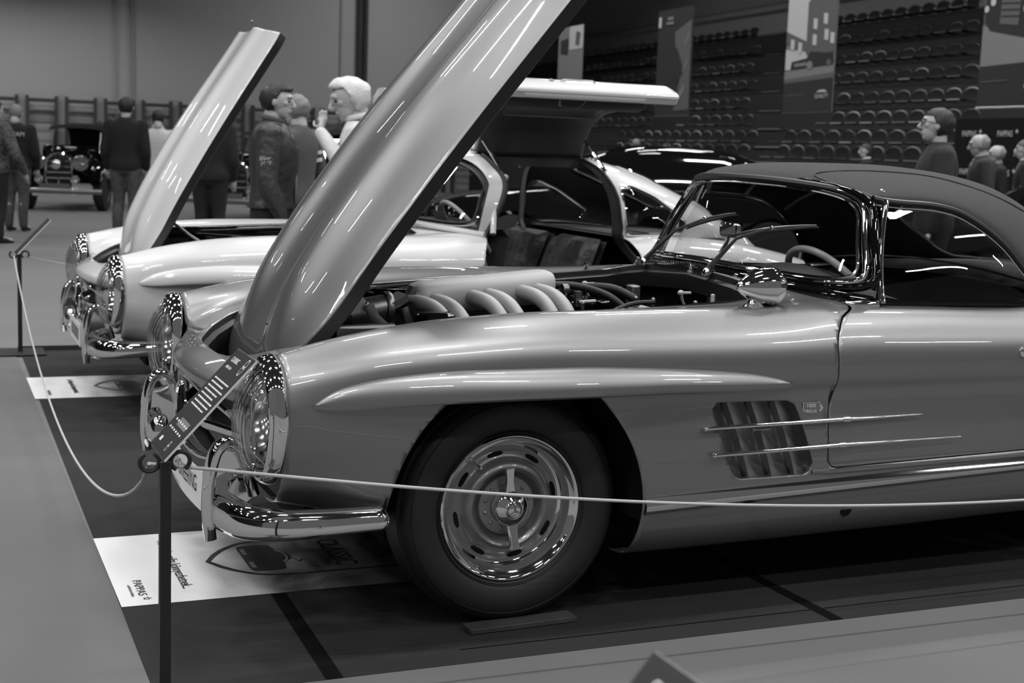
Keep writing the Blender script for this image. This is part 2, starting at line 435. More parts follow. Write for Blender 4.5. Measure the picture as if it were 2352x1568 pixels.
def headlight(parent, sy, glassy=True, zc=.607, hz=.168, xb=-.668, bulge=.088):
    """tall oval lamp: chrome surround, ribbed lens, reflector bowl, bulb"""
    y0 = .742; root = empty('headlight', parent=parent); root.location = (xb, sy * y0, zc)
    def ring(prof, n=56):
        P = []
        for k in range(n):
            a = 2 * PI * k / n; c, s = math.cos(a), math.sin(a)
            c = math.copysign(abs(c) ** .92, c); s = math.copysign(abs(s) ** .92, s)
            P.append([(x + .010 * (1 - abs(s)), r * .118 / .118 * c, (r + (hz - .118)) * s) for r, x in prof])
        return MB().grid(P, cu=True)
    b = ring([(.108,.010),(.118,.004),(.122,-.006),(.120,-.022),(.113,-.036),(.107,-.042),(.101,-.041),(.098,-.034),(.097,-.02)])
    b.build('bezel', 'chrome', root)
    # lens dome
    P = []; n = 48
    for k in range(n):
        a = 2 * PI * k / n; row = []
        for j in range(13):
            t = j / 12; f = math.cos(t * PI / 2) ** .8 if t < 1 else 0; c, s = math.cos(a), math.sin(a)
            row.append((-.034 - bulge * .78 * math.sin(t * PI / 2) ** 1.1 * (1 - .10 * max(s, 0) * (1 - t)), .099 * c * f, (hz - .020) * s * f - .012 * math.sin(t * PI)))
        P.append(row)
    MB().grid(P, cu=True).build('lens', 'lens', root)
    P = []
    for k in range(n):
        a = 2 * PI * k / n; row = []
        for j in range(9):
            t = j / 8; row.append((-.03 + .07 * math.sin(t * PI / 2), .095 * math.cos(a) * math.cos(t * PI / 2), .03 + (hz - .055) * math.sin(a) * math.cos(t * PI / 2)))
        P.append(row)
    MB().grid(P, cu=True).build('reflector', 'reflector', root)
    MB().box((-.015, 0, -.098), (.05, .15, .006)).box((-.01, 0, -.125), (.03, .10, .04)).build('turn_lamp', 'reflector', root)
    MB().ball((-.03, 0, .03), .018).tube([(-.03, 0, .03), (.03, 0, .03)], .010, 8).build('bulb', 'ivory', root)
    return root

WHEEL = []
def wheel(parent, x, sy, steer=0.):
    """tyre, chrome rim, painted disc with slots, eared hub nut"""
    r = empty('wheel', parent=parent); r.location = (x, sy * .765, .332); r.rotation_euler = (0, 0, steer + (0 if sy < 0 else PI))
    if WHEEL:
        for ch in WHEEL[0].children: copy_tree(ch, r)
        return r
    WHEEL.append(r)
    # outward is -y
    MB().lathe([(.200,.01),(.206,.002),(.212,-.002),(.225,-.010),(.245,-.019),(.268,-.022),(.290,-.019),(.306,-.010),(.3165,0),(.320,.006),(.3165,.010),(.328,.018),(.332,.04),(.333,.075),(.332,.115),(.328,.135),(.312,.158),(.28,.172),(.24,.165),(.205,.15)], 96, ax='y').build('tyre', 'rubber', r)
    tl = MB()
    for rr, hh in ((.297, -.0165), (.2205, -.0085), (.2165, -.0055)): tl.lathe([(rr - .0012, hh), (rr, hh - .0022), (rr + .0012, hh)], 80, ax='y')
    tl.build('sidewall_rib', 'rubber', r)
    MB().lathe([(.1995,.02),(.204,.012),(.2085,.003),(.2085,-.004),(.205,-.007),(.201,-.006),(.196,.000),(.190,.006),(.185,.010),(.183,.030),(.181,.045),(.176,.052),(.166,.056)], 96, ax='y').build('rim', 'chrome', r)
    MB().lathe([(.170,.056),(.163,.052),(.157,.045),(.148,.043),(.141,.042),(.135,.036),(.128,.020),(.120,.012),(.112,.010),(.104,.014),(.098,.024),(.092,.036),(.088,.040),(.085,.036),(.083,.031),(.076,.029),(.060,.029),(.050,.028),(.048,.022),(.040,.020),(0,.020)], 72, ax='y').build('wheel_disc', 'silver', r)
    for k in range(8):
        s = MB()
        a = 2 * PI * (k + .30) / 8
        for rad in (.150,):
            pts = []
            for q in range(16):
                t = 2 * PI * q / 16; u, w = .0235 * math.copysign(abs(math.cos(t)) ** .6, math.cos(t)), .0062 * math.sin(t)
                ang = a + u / rad; pts.append(((rad + w) * math.cos(ang), (rad + w) * math.sin(ang)))
            s.prism(pts, 'y', .0405, .046)
        s.build('vent_slot', 'matte', r)
    for k in range(12):
        a = 2 * PI * (k + .5) / 12; MB().ball((.066 * math.cos(a), .028, .066 * math.sin(a)), (.006, .005, .006), 8, 6).build('rivet', 'silver', r)
    h = empty('hub_nut', parent=r); h.rotation_euler = (0, math.radians(-6), 0)
    MB().lathe([(.040,.020),(.046,.006),(.050,-.002),(.0505,-.008),(.049,-.012),(.044,-.016),(.034,-.022),(.027,-.026),(.026,-.024),(.022,-.029),(.012,-.033),(0,-.034)], 48, ax='y').build('nut_cap', 'chrome', h)
    for q in (0, 1):
        e = MB(); prof = [(.020,.036),(.016,.055),(.0125,.078),(.0135,.100),(.0150,.117)]
        P = []
        for w, d in prof:
            yy = -.006 - .012 * (d - .036) / .08
            P.append([(-w, yy + .006, d), (-w * .8, yy - .002, d), (w * .8, yy - .002, d), (w, yy + .006, d), (w * .8, yy + .012, d), (-w * .8, yy + .012, d)])
        e.grid(P, cv=True); n0 = len(e.v); e.f.append(tuple(range(n0 - 6, n0)))
        if q: e.map(lambda p: (-p[0], p[1], -p[2] * 1.0))
        e.build('ear', 'chrome', h, bevel=.0015)
    st = MB()
    for k in range(3):
        a = PI / 2 + 2 * PI * k / 3; t = Vector((math.cos(a), 0, math.sin(a))); n_ = Vector((-math.sin(a), 0, math.cos(a)))
        st.add([Vector((0, -.0365, 0)), t * .0 + n_ * .004 + Vector((0, -.034, 0)), t * .020 + Vector((0, -.032, 0)), -n_ * .004 + Vector((0, -.034, 0))], [(0, 1, 2), (0, 2, 3)])
    st.lathe([(.0205,-.0300),(.0215,-.0335),(.0225,-.0295)], 32, ax='y')
    st.build('star_emblem', 'dull', h)
    a = math.radians(128)
    MB().tube([(.165*math.cos(a),.045,.165*math.sin(a)),(.150*math.cos(a),-.002,.150*math.sin(a))], .0042, 8).build('valve_stem', 'chrome', r)
    return r

def bumper(parent, sy):
    path = spline([(-.755,.47,.335),(-.768,.56,.335),(-.755,.66,.337),(-.73,.755,.342),(-.665,.825,.348),(-.57,.858,.355),(-.47,.872,.36),(-.388,.877,.362)], 6)
    N = len(path); mb = MB(); P = []
    for i, p in enumerate(path):
        t = i / (N - 1); a = Vector(path[max(i - 1, 0)]); b = Vector(path[min(i + 1, N - 1)]); tn = (b - a).normalized()
        out = tn.cross(Vector((0, 0, 1))); out = -out if out.dot(Vector((p[0] - 0, p[1], 0))) < 0 else out
        cap = min(1, (min(t, 1 - t) / .035)) ** .5 if min(t, 1 - t) < .035 else 1
        cap = max(cap, .02); hh = lerp(.052, .030, sstep(.1, 1, t)) * cap; dd = .034 * cap
        row = []
        for k in range(20):
            an = 2 * PI * k / 20; c, s = math.cos(an), math.sin(an)
            c = math.copysign(abs(c) ** .75, c); s = math.copysign(abs(s) ** .85, s)
            lean = .012 * s
            q = Vector(p) + out * (dd * c * (1 if c > 0 else .7) - lean * .5) + Vector((0, 0, hh * s)); row.append(tuple(q))
        P.append(row)
    mb.grid(P, cv=True); m = mb if sy > 0 else mb.mirrored()
    b = m.build('front_bumper', 'chrome', parent)
    # upright blade with its hooked top
    side = spline([(-.842,.298),(-.850,.36),(-.848,.44),(-.840,.505),(-.825,.545),(-.798,.562),(-.772,.548),(-.752,.505),(-.738,.455),(-.728,.415)], 5); side = [(x + .048, z - .046) for x, z in side]
    P = []; N = len(side)
    for i, (x, z) in enumerate(side):
        a, c = side[max(i - 1, 0)], side[min(i + 1, N - 1)]; t = Vector((c[0] - a[0], c[1] - a[1])).normalized(); n_ = Vector((-t.y, t.x))
        u = i / (N - 1); w = lerp(.034, .026, u) * (.55 + .45 * min(1, u / .06)); th = .016
        y0 = .578
        row = []
        for k in range(14):
            an = 2 * PI * k / 14; c_, s_ = math.cos(an), math.sin(an)
            c_ = math.copysign(abs(c_) ** .7, c_); s_ = math.copysign(abs(s_) ** .7, s_)
            row.append((x + n_.x * th * s_, y0 + w * c_, z + n_.y * th * s_))
        P.append(row)
    m = MB().grid(P, cv=True)
    wb = side[4:]; m.add([(x, .565, z) for x, z in wb] + [(-.775, .565, .42)], [(i, i + 1, len(wb)) for i in range(len(wb) - 1)]) if False else None
    n0 = len(m.v); m.f.append(tuple(range(14))); m.f.append(tuple(range(n0 - 1, n0 - 15, -1)))
    if sy < 0: m = m.mirrored()
    m.build('bumper_guard', 'chrome', parent)
    wb = [(x + .004, z) for x, z in side[6:]] + [(-.710, .34), (-.770, .34)]
    w_ = MB().prism([(x, z) for x, z in wb], 'y', .572, .584)
    (w_ if sy > 0 else w_.mirrored()).build('guard_web', 'chrome', parent, smooth=False)
    # gap seam round the bar
    i = int(len(path) * .38); p = path[i]
    return b

def car_front(car, paint, sides=(-1, 1), hoodp=None):
    """grille, lamps, bumpers, wheels and inner bay common to both cars"""
    f = fascia().build('front_panel', paint, car, solid=.003)
    g = empty('grille', parent=car)
    P = []
    for k in range(48):
        a = 2 * PI * k / 48; c, s = math.cos(a), math.sin(a); row = []
        for j in range(10):
            q = 2 * PI * j / 10; r = .011
            row.append((-.752 + .085 * abs(c) ** 3 + r * math.cos(q), (.435 + r * math.sin(q)) * c, .49 + (.108 + r * math.sin(q)) * s))
        P.append(row)
    MB().grid(P, cu=True, cv=True).build('grille_surround', 'chrome', g)
    MB().grid([[(-.60 + .0, y, z) for z in (.36, .48, .62)] for y in (-.46, 0, .46)]).build('grille_mesh', 'mesh', g)
    MB().tube([(-.655,-.425,.49),(-.735,-.2,.49),(-.752,-.085,.49)], .016, 12, flat=.45).tube([(-.655,.425,.49),(-.735,.2,.49),(-.752,.085,.49)], .016, 12, flat=.45).build('grille_bar', 'chrome', g)
    st = MB()
    st.tube([(-.775, .092 * math.cos(2*PI*k/32), .49 + .092 * math.sin(2*PI*k/32)) for k in range(32)], .008, 8, closed=True)
    for k in range(3):
        a = PI / 2 + 2 * PI * k / 3; t = Vector((0, math.cos(a), math.sin(a))); n_ = Vector((0, -math.sin(a), math.cos(a))); o = Vector((-.775, 0, .49))
        st.add([o + Vector((-.016, 0, 0)), o + n_ * .016, o + t * .088, o - n_ * .016, o + Vector((.016, 0, 0))], [(0, 1, 2), (0, 2, 3), (4, 2, 1), (4, 3, 2)])
    st.build('star_emblem', 'chrome', g)
    for s in sides: headlight(car, s)
    for s in sides: bumper(car, s)
    # dark tubs behind the openings
    t = MB()
    t.add([(x, y, z) for x in (-.42, .985) for y in (-.52, .52) for z in (.42, .77)], [(0,2,6,4),(0,4,5,1),(2,3,7,6),(4,6,7,5)])
    t.add([(-.56, y, z) for y in (-.455, .455) for z in (.30, .64)], [(0, 1, 3, 2)])
    t.build('engine_bay', 'black', car, smooth=False, fixn=False)
    lip = sym(hoodp or HOOD_HALF); P = []
    for x, y in lip:
        z = top_z(x, y) if x > -.66 else nose_z(x, y); c = Vector((.15, 0)); d = (Vector((x, y)) - c); k = 1 - .022 / d.length
        P.append([(x, y, z - .002), (c.x + d.x * (1 - .004 / d.length), c.y + d.y * (1 - .004 / d.length), z - .020), (c.x + d.x * k, c.y + d.y * k, z - .028), (c.x + d.x * k, c.y + d.y * k, z - .08)])
    MB().grid(P, cu=True).build('bay_gutter', 'black', car)
    for cx, nm in ((-.01, 0), (2.40, 1)):
        for s in sides:
            a = MB(); prof = []
            for k in range(25):
                th = PI * (-.02 + 1.04 * k / 24); prof.append((cx + .385 * math.cos(th), .31 + .432 * math.sin(th)))
            a.grid([[(x, s * y, z) for y in (.846 if z < .62 else .84, .60, .46)] for x, z in prof])
            a.add([(x, s * .46, z) for x, z in prof], [tuple(range(25))])
            a.build('wheel_housing', 'under', car)
            wheel(car, cx + .01, s, 0)
    MB().prism([(-.5,-.43),(.42,-.43),(.42,-.76),(1.98,-.76),(1.98,-.43),(2.85,-.43),(2.85,-.6),(3.2,-.5),(3.2,.5),(2.85,.6),(2.85,.43),(1.98,.43),(1.98,.76),(.42,.76),(.42,.43),(-.5,.43)], 'z', .21, .33).build('floor_pan', 'under', car, smooth=False)
def nose_z(x, y):
    pr = nose_grid(abs(y)); best = pr[-1][2]
    for a, b in zip(pr, pr[1:]):
        if a[0] >= x >= b[0]: return lerp(a[2], b[2], (a[0] - x) / max(a[0] - b[0], 1e-9))
    return top_z(-.66, y)
# ------------------------------------------------------------------ silver convertible in the foreground
def Gw(a, b):
    """point on the wrap-round windscreen: a across (-1..1), b up (0..1)"""
    y0, y1 = .70 * a, .548 * a
    p = Vector((1.02 + .30 * y0 ** 2 + .22 * y0 ** 4, y0, .957 - .075 * y0 ** 2)); q = Vector((1.15 + .5 * y1 ** 2, y1, 1.248 - .11 * y1 ** 2))
    r = p.lerp(q, b); r.x += -.02 * math.sin(PI * b) * (1 - .3 * abs(a)); r.z += 0; return r
def loop(ka=1., kb=1., n=96, e=.30):
    out = []
    for k in range(n):
        t = 2 * PI * k / n; c, s = math.cos(t), math.sin(t)
        out.append((ka * math.copysign(abs(c) ** e, c), .5 + .5 * kb * math.copysign(abs(s) ** e, s)))
    return out
TOPS = [((1.120,1.262),(1.318,.548,1.212)), ((1.16,1.283),(1.345,.556,1.206)), ((1.26,1.303),(1.42,.560,1.200)), ((1.43,1.312),(1.52,.565,1.196)), ((1.65,1.314),(1.62,.575,1.180)),
        ((1.85,1.303),(1.72,.592,1.135)), ((2.05,1.275),(1.80,.617,1.075)), ((2.22,1.222),(1.88,.645,.985)), ((2.36,1.14),(1.95,.678,.905)), ((2.47,1.05),(2.12,.685,.900)), ((2.53,.96),(2.33,.61,.903)), ((2.56,.905),(2.45,.50,.900))]
_tc = [interp(range(12), [t[0][k] for t in TOPS]) for k in (0, 1)]; _te = [interp(range(12), [t[1][k] for t in TOPS]) for k in (0, 1, 2)]
def top_pt(u, v):
    """soft-top surface: u front to back 0..11, v across -1..1"""
    xc, zc = _tc[0](u), _tc[1](u); xe, ye, ze = [f(u) for f in _te]; a = abs(v)
    return Vector((xc + (xe - xc) * a ** 2, ye * v, ze + (zc - ze) * max(0, 1 - a ** 2.4) ** .72))
def plane_text(body, size, x, z, y, parent, m='paper', **k):
    return text(body, size, m, parent, frame((x, y, z), (1, 0, 0), (0, 0, 1)), **k)

def side_trim(car, paint):
    if paint == 'silver':
        for s in (-1, 1):
            h = empty('door_handle', parent=car); y = side_y(1.72, .745)
            MB().tube(spline([(1.735, s * (y - .004), .745), (1.74, s * (y + .022), .747), (1.80, s * (y + .028), .748), (1.87, s * (y + .022), .747), (1.875, s * (y - .004), .745)], 4), .008, 8, flat=.6).build('handle_bar', 'chrome', h)
            MB().lathe([(.017,-.004),(.018,.004),(.012,.009),(0,.010)], 20, o=(1.705, 0, .745), ax='y').map(lambda p: (p[0], s * (y + p[1]), p[2])).build('push_button', 'chrome', h)
    # side vents: four hollow gills in a recess
    for s in (-1, 1):
        v = empty('side_vent', parent=car); g = MB(); P = []
        for i in range(65):
            t = i / 64; row = []
            for k in range(17):
                w = k / 16; z = lerp(.388, .63, w)
                x = lerp(.640, .552, w) + t * lerp(.318, .325, w)
                q = t * 4; c = min(int(q), 3); f = q - c; f = 1 if (i == 64) else f
                d = .006 + .042 * (f ** 1.5) * (1 if c < 3 else .95) if f < .93 else .006 + .042 * (1 - f) / .07
                d = .010 + .036 * math.sin(PI * min(f / .93, 1) * .5) ** 2 * (.6 + .5 * math.sin(PI * w)) if f < .93 else .010 + .036 * (1 - f) / .07
                row.append((x, s * (side_y(x, z) - d), z))
            P.append(row)
        g.grid(P).build('gill', paint, v, angle=25)
        e = MB(); rim = []
        for x, z in VENT:
            rim.append([(x, s * (side_y(x, z) + .0002), z), (x, s * (side_y(x, z) - .05), z)])
        e.grid(rim, cu=True).build('vent_edge', paint, v, angle=50)
    for s in (-1, 1):
        for pts in ([(.553,.551),(.70,.553),(.985,.557),(1.15,.559),(1.319,.562)], [(.582,.473),(.70,.475),(.99,.481),(1.2,.484),(1.466,.487)]):
            t = empty('trim_spear', parent=car)
            pp = spline([(x, s * (side_y(x, z) + .013), z) for x, z in pts], 8); n = len(pp)
            rad = [.0062 if i < n / 2 else lerp(.0062, .0016, (i - n / 2) / (n / 2)) for i in range(n)]
            MB().tube(pp, rad, 10).ball(pp[0], .0085, 10, 8).build('spear', 'chrome', t)
            i = int(n * .5) + (1 if pts[0][0] > .56 else 2)
            p = Vector(pp[i]); MB().tube([p + Vector((-.010, 0, 0)), p + Vector((.012, 0, 0))], .0088, 10).ball(p + Vector((.012, 0, 0)), .0088, 10, 6).build('collar', 'chrome', t)
    # ledge below the door and chrome sill strip
    for s in (-1, 1):
        P = []
        for x in np.arange(.372, 2.0, .04):
            z = .333 + .034 * (x - .37); y = side_y(x, z); h = lerp(.026, .021, (x - .37) / 1.6)
            P.append([(x, s * (y - .004), z + h), (x, s * (y + .006), z + h), (x, s * (y + .012), z + h * .55), (x, s * (y + .017), z + h * .1), (x, s * (y + .015), z - h * .4), (x, s * (y + .006), z - h * .9), (x, s * (y - .004), z - h)])
        m = MB().grid(P); m.f.append(tuple(range(7))); m.build('sill_strip', 'chrome', car, angle=30)
        P = []
        if paint == 'white': continue
        for x in np.arange(.93, 2.0, .04):
            z = .397 + .018 * (x - .93); y = side_y(x, z); k = sstep(.90, 1.02, x)
            P.append([(x, s * (y - .004), z + .011), (x, s * (y + .004 + .004 * k), z + .008), (x, s * (y + .009 * k + .001), z), (x, s * (y - .004), z - .012)])
        MB().grid(P).build('sill_ledge', paint, car)
        x, z = 1.08, .272
        MB().add([(x + .021 * math.cos(PI * k / 10), s * (side_y(x, z - .02 * math.sin(PI * k / 10)) + .0008), z - .024 * math.sin(PI * k / 10)) for k in range(11)], [tuple(range(11))]).build('jacking_hole', 'matte', car, smooth=False)

def roadster():
    car = empty('convertible_car', (0, .765, .0045), label='silver convertible car with dark fabric roof and raised hood, nearest the camera', cat='car')
    ck = [(1.05,0),(1.08,.3),(1.17,.55),(1.26,.64),(1.35,.672),(1.95,.672),(2.12,.62),(2.30,.50),(2.38,.3),(2.4,0)]
    body, door = shell(ck)
    body.mirror().build('body', 'silver', car, solid=.004)
    door.build('door', 'silver', car, solid=.004)
    door.mirrored().build('door', 'silver', car, solid=.004)
    for s in (-1, 1):
        e = eyebrow()
        (e if s > 0 else e.mirrored()).build('wheel_arch_blister', 'silver', car)
        e2 = eyebrow(2.40)
        (e2 if s > 0 else e2.mirrored()).build('wheel_arch_blister', 'silver', car)
    car_front(car, 'silver')
    open_hood(car, 'silver')
    # rounded door jamb seen in the shut gap
    for s in (-1, 1):
        j = MB()
        j.tube([(x, s * (side_y(x, z) - .012), z) for x, z in [(.985,.43),(.978,.57),(1.0,.66),(1.0,.79),(1.052,.848)]], .006, 6)
        j.tube([(x, s * (side_y(x, .414) - .012), .412 + .012 * (x - 1)) for x in np.arange(1.0, 2., .1)], .006, 6)
        j.build('door_seal', 'matte', car)
    side_trim(car, 'silver')
    # route sticker and dealer strip
    st = empty('arrow_sticker', parent=car); y = -(side_y(.92, .59) + .0012)
    a = [(.892,.6105),(.945,.6105),(.9455,.6145),(.965,.5925),(.9455,.5685),(.945,.5725),(.894,.5715)]
    def ring(poly, k):
        c = Vector((sum(p[0] for p in poly) / len(poly), sum(p[1] for p in poly) / len(poly)))
        q = [tuple(c + (Vector(p) - c) * k) for p in poly]; n = len(poly)
        return MB().add([(p[0], y, p[1]) for p in poly] + [(p[0], y, p[1]) for p in q], [(i, (i + 1) % n, n + (i + 1) % n, n + i) for i in range(n)])
    MB().add([(p[0], y + .0004, p[1]) for p in a], [tuple(range(7))]).build('sticker_field', 'grayink', st, smooth=False)
    ring(a, .955).build('sticker_outline', 'paper', st, smooth=False)
    plane_text('1000', .0165, .920, .600, y - .0003, st, xs=1.05); plane_text('MIGLIA', .0135, .9205, .5835, y - .0003, st, xs=1.0)
    MB().add([(.951, y - .0003, .600), (.9535, y - .0003, .602), (.9605, y - .0003, .5925), (.9535, y - .0003, .583), (.951, y - .0003, .585), (.9565, y - .0003, .5925)], [(0, 1, 2, 5), (5, 2, 3, 4)]).build('arrow_mark', 'paper', st, smooth=False)
    b = empty('dealer_strip', parent=car); y2 = -(side_y(.74, .54) + .003)
    MB().box((.742, y2, .5395), (.062, .002, .0095)).build('strip_plate', 'black', b)
    MB().box((.7185, y2 - .0012, .5395), (.012, .001, .009)).build('strip_mark', 'dull', b)
    plane_text('HK-ENGINEERING', .0088, .7495, .5392, y2 - .0016, b, xs=.72)
    # windscreen
    ws = empty('windscreen', parent=car)
    P = [[Gw(lerp(-.985, .985, i / 40), lerp(.02, .985, k / 12)) for k in range(13)] for i in range(41)]
    MB().grid(P).build('glass', 'glass', ws)
    L = lambda ka, kb, e=.30: [Gw(a, b) for a, b in loop(ka, kb, e=e)]
    out = lambda pts, d: [p + Vector((-.30, 0, .1)).normalized() * d for p in pts]
    MB().tube(out(L(1.0, 1.0), .004), .0125, 10, closed=True).build('frame', 'chrome', ws)
    MB().tube(L(1.035, 1.065), .016, 10, closed=True).build('frame_seal', 'black_paint', ws)
    MB().tube(out(L(.965, .93), .005), .0055, 8, closed=True).build('frame_bead', 'chrome', ws)
    base = [Gw(lerp(-1.02, 1.02, i / 40), 0) + Vector((-.016, 0, -.030)) for i in range(41)]
    MB().tube(base, .021, 10).build('cowl_seal', 'black_paint', ws)
    for s in (-1, 1):
        pill = [Gw(s * lerp(1.02, 1.075, b), b) + Vector((.014, 0, -.01)) for b in (-.06, 0., .05, .2, .4, .6, .8, .93, 1.0)]
        MB().tube(pill, [.018,.016,.013,.011,.010,.010,.010,.011,.009], 10).build('pillar_cover', 'chrome', ws)
        MB().tube([Gw(s * .95, -.1) + Vector((-.05, 0, -.012)), Gw(s * .99, -.09) + Vector((-.02, 0, -.014)), Gw(s * 1.01, -.08) + Vector((.012, 0, -.012))], [.010,.018,.014], 10).build('pillar_foot', 'chrome', ws)
    # soft top
    tp = empty('soft_top', parent=car)
    us = list(np.linspace(0, 11, 56)); P = [[top_pt(u, lerp(-1, 1, k / 48)) for k in range(49)] for u in us]
    roof = MB().grid(P)
    rw = poly_sdf(round_poly([(-.42, .955), (.42, .955), (.40, 1.165), (-.40, 1.165)], .07))
    roof = roof.clip(lambda p: rw(p[1], p[2]) if p[0] > 2.05 else 9)
    roof.build('canvas', 'canvas', tp, solid=.012)
    P = [[top_pt(u, lerp(-.72, .72, k / 20)) * 1. for k in range(21)] for u in np.linspace(7.4, 10.4, 12)]
    MB().grid(P).map(lambda p: (p[0] - .006, p[1], p[2] - .004)).build('rear_window', 'glass', tp)
    for s in (-1, 1):
        sm = [top_pt(u, s * v) + Vector((0, 0, .002)) for u, v in ((0.15,.88),(.6,.74),(1.2,.60),(1.8,.56),(3.0,.56),(4.2,.60),(5.2,.645),(6.2,.66),(7.2,.62),(8.2,.60),(9.2,.60))]
        MB().tube([Vector(p) for p in spline(sm, 6)], .0022, 6).build('seam_piping', 'black', tp)
        MB().tube([top_pt(u, s) + Vector((0, s * .002, -.006)) for u in np.linspace(0, 8.1, 44)], .0105, 8).build('edge_seal', 'black', tp)
        MB().ball(top_pt(.9, s * .985) + Vector((.01, s * .006, .018)), (.006, .005, .006), 10, 6).ball(top_pt(.9, s * .985) + Vector((.020, s * .006, .014)), (.004, .004, .004), 8, 6).build('press_stud', 'chrome', tp)
        MB().tube([top_pt(u, s) + Vector((0, s * .001, -.022)) for u in np.linspace(.35, 7.9, 44)], .0035, 8).build('drip_rail', 'chrome', tp)
    MB().tube([top_pt(0, lerp(-1, 1, k / 40)) + Vector((-.006, 0, -.008)) for k in range(41)], .013, 8).build('header_seal', 'black', tp)
    # glass in the doors
    for s in (-1, 1):
        w = empty('door_window', parent=car); P = []
        for i in range(24):
            u = lerp(.4, 8.0, i / 23); t = top_pt(u, s) + Vector((0, 0, -.03)); bx = lerp(1.275, 1.935, i / 23) if i < 23 else 1.95
            b_ = Vector((max(bx, 1.275), s * .692, .885)); P.append([t.lerp(b_, k / 8) + Vector((0, s * .01 * math.sin(PI * k / 8), 0)) for k in range(9)])
        MB().grid(P).build('pane', 'glass', w)
        MB().tube([(x, s * (.705 - .004), .889 - .016 * (x - 1.2)) for x in np.arange(1.22, 1.98, .05)], .011, 8, flat=.8).build('belt_seal', 'black_paint', w)
    # mirrors on the wings
    for s in (-1,):
        m = empty('wing_mirror', parent=car); m.scale = (1.06, 1.06, 1.06); m.location = (.822, s * .66, top_z(.84, .66) - .006); m.rotation_euler = (0, 0, math.radians(-8 * s))
        B = [(0,-.078),(.005,-.0775),(.011,-.073),(.021,-.060),(.032,-.042),(.042,-.022),(.0495,0),(.054,.020),(.0555,.032),(.057,.033),(.057,.036),(.055,.038),(.054,.052),(.050,.066),(.044,.073),(.040,.074),(.038,.068),(0,.066)]
        c = (.012, 0, .061)
        MB().lathe(B, 40, o=c, ax='x').build('mirror_shell', 'chrome', m)
        MB().lathe([(.038,.0675),(0,.069)], 32, o=c, ax='x').build('mirror_glass', 'reflector', m)
        MB().lathe([(.030,-.002),(.031,.004),(.024,.010),(.018,.014),(.015,.024),(.019,.032)], 24, sy=1.2).build('mirror_foot', 'chrome', m)
    # wipers
    for (p0, p1, p2, p3) in (((.965,-.135,.925), (1.03,-.20,.985), (1.085,-.335,1.04), .0), ((.975,.335,.92), (1.045,.20,.975), (1.085,.02,1.03), .0)):
        w = empty('wiper', parent=car); a, b, c = Vector(p0), Vector(p1), Vector(p2)
        b = Gw(b.y / .63, .30) + Vector((-.03, 0, .01)); c = Gw(c.y / .63, .48) + Vector((-.025, 0, .008))
        MB().lathe([(.016,-.012),(.017,0),(.013,.010),(.008,.016),(0,.018)], 16, o=a + Vector((0, 0, .004))).build('spindle', 'chrome', w)
        MB().tube([a + Vector((0, 0, .012)), a.lerp(b, .3) + Vector((0, 0, .01)), b, c], [.011,.009,.0055,.004], 8, flat=.5).build('wiper_arm', 'dull', w)
        d = (Vector((0, -1, .22))).normalized(); pts = []
        for k in range(9):
            t = lerp(-.155, .155, k / 8); q = Gw((c.y + d.y * t) / .63, .48 + (d.z * t) / .30); pts.append(q + Vector((-.014 - .006 * (1 - (t / .155) ** 2), 0, .004)))
        MB().tube(pts, [.003,.006,.007,.008,.008,.008,.007,.006,.003], 8, flat=.6).build('wiper_blade', 'dull', w)
        MB().tube([q + Vector((.009, 0, -.006)) for q in pts], .0035, 6).build('wiper_rubber', 'rubber', w)
        MB().ball(c, (.008, .010, .008), 8, 6).build('clip', 'chrome', w)
    for y in (-.12, .30):
        MB().lathe([(.012,0),(.012,.008),(.006,.010),(.006,.020),(.010,.022),(.008,.030),(0,.032)], 14, o=(.935 if y<0 else .95, y + .04, top_z(.95, y) - .001)).build('washer_jet', 'chrome', car)
    MB().lathe([(.010,-.002),(.010,.006),(.006,.008),(.006,.016),(.011,.018),(.009,.026),(0,.028)], 14, o=(.86, .585, top_z(.86, .585))).build('far_wing_stud', 'chrome', car)
    # louvred air inlet ahead of the windscreen
    cv = empty('cowl_inlet', parent=car); P = []
    ring_ = []
    for k in range(40):
        a = 2 * PI * k / 40; c, s = math.cos(a), math.sin(a)
        x, y = 1.008 + .030 * math.copysign(abs(s) ** .7, s) * -1, .085 + .235 * math.copysign(abs(c) ** .6, c); ring_.append((x, y, top_z(x, y) + .004))
    MB().tube(ring_, .0035, 6, closed=True).build('inlet_rim', 'chrome', cv)
    l = MB()
    for k in range(26):
        y = .085 + lerp(-.215, .215, k / 25); z = top_z(1.0, y) + .004
        l.add([(.984, y - .004, z), (1.034, y - .004, z + .002), (1.034, y + .005, z + .009), (.984, y + .005, z + .007)], [(0, 1, 2, 3)])
    l.build('louvre', 'chrome', cv, smooth=False, solid=.001)
    MB().box((1.009, .085, top_z(1.0, .085) - .003), (.06, .45, .004)).build('inlet_floor', 'black', cv)
    # number plate, hung under the nose
    npl = empty('number_plate', parent=car); npl.location = (-.772, 0, .305)
    P = [[(.012 * (y / .27) ** 2, y, z) for z in (-.060, .060)] for y in np.linspace(-.27, .27, 13)]
    MB().grid(P).build('plate', 'paper', npl, solid=.003, smooth=False)
    tx = text('HK-ENGINEERING', .070, 'ink', npl, Matrix.Identity(4), xs=.80, name='plate_text')
    for v in tx.data.vertices:
        u, w = v.co.x, v.co.y; v.co = (-.0032 + .012 * (u / .27) ** 2, -u * .92, w + .008)
    tx2 = text('www.hk-engineering.de', .018, 'grayink', npl, Matrix.Identity(4), xs=.9, name='plate_small_text')
    for v in tx2.data.vertices:
        u, w = v.co.x, v.co.y; u -= .12; v.co = (-.0032 + .012 * (u / .27) ** 2, -u, w - .048)
    interior(car)
    engine(car)
    return car

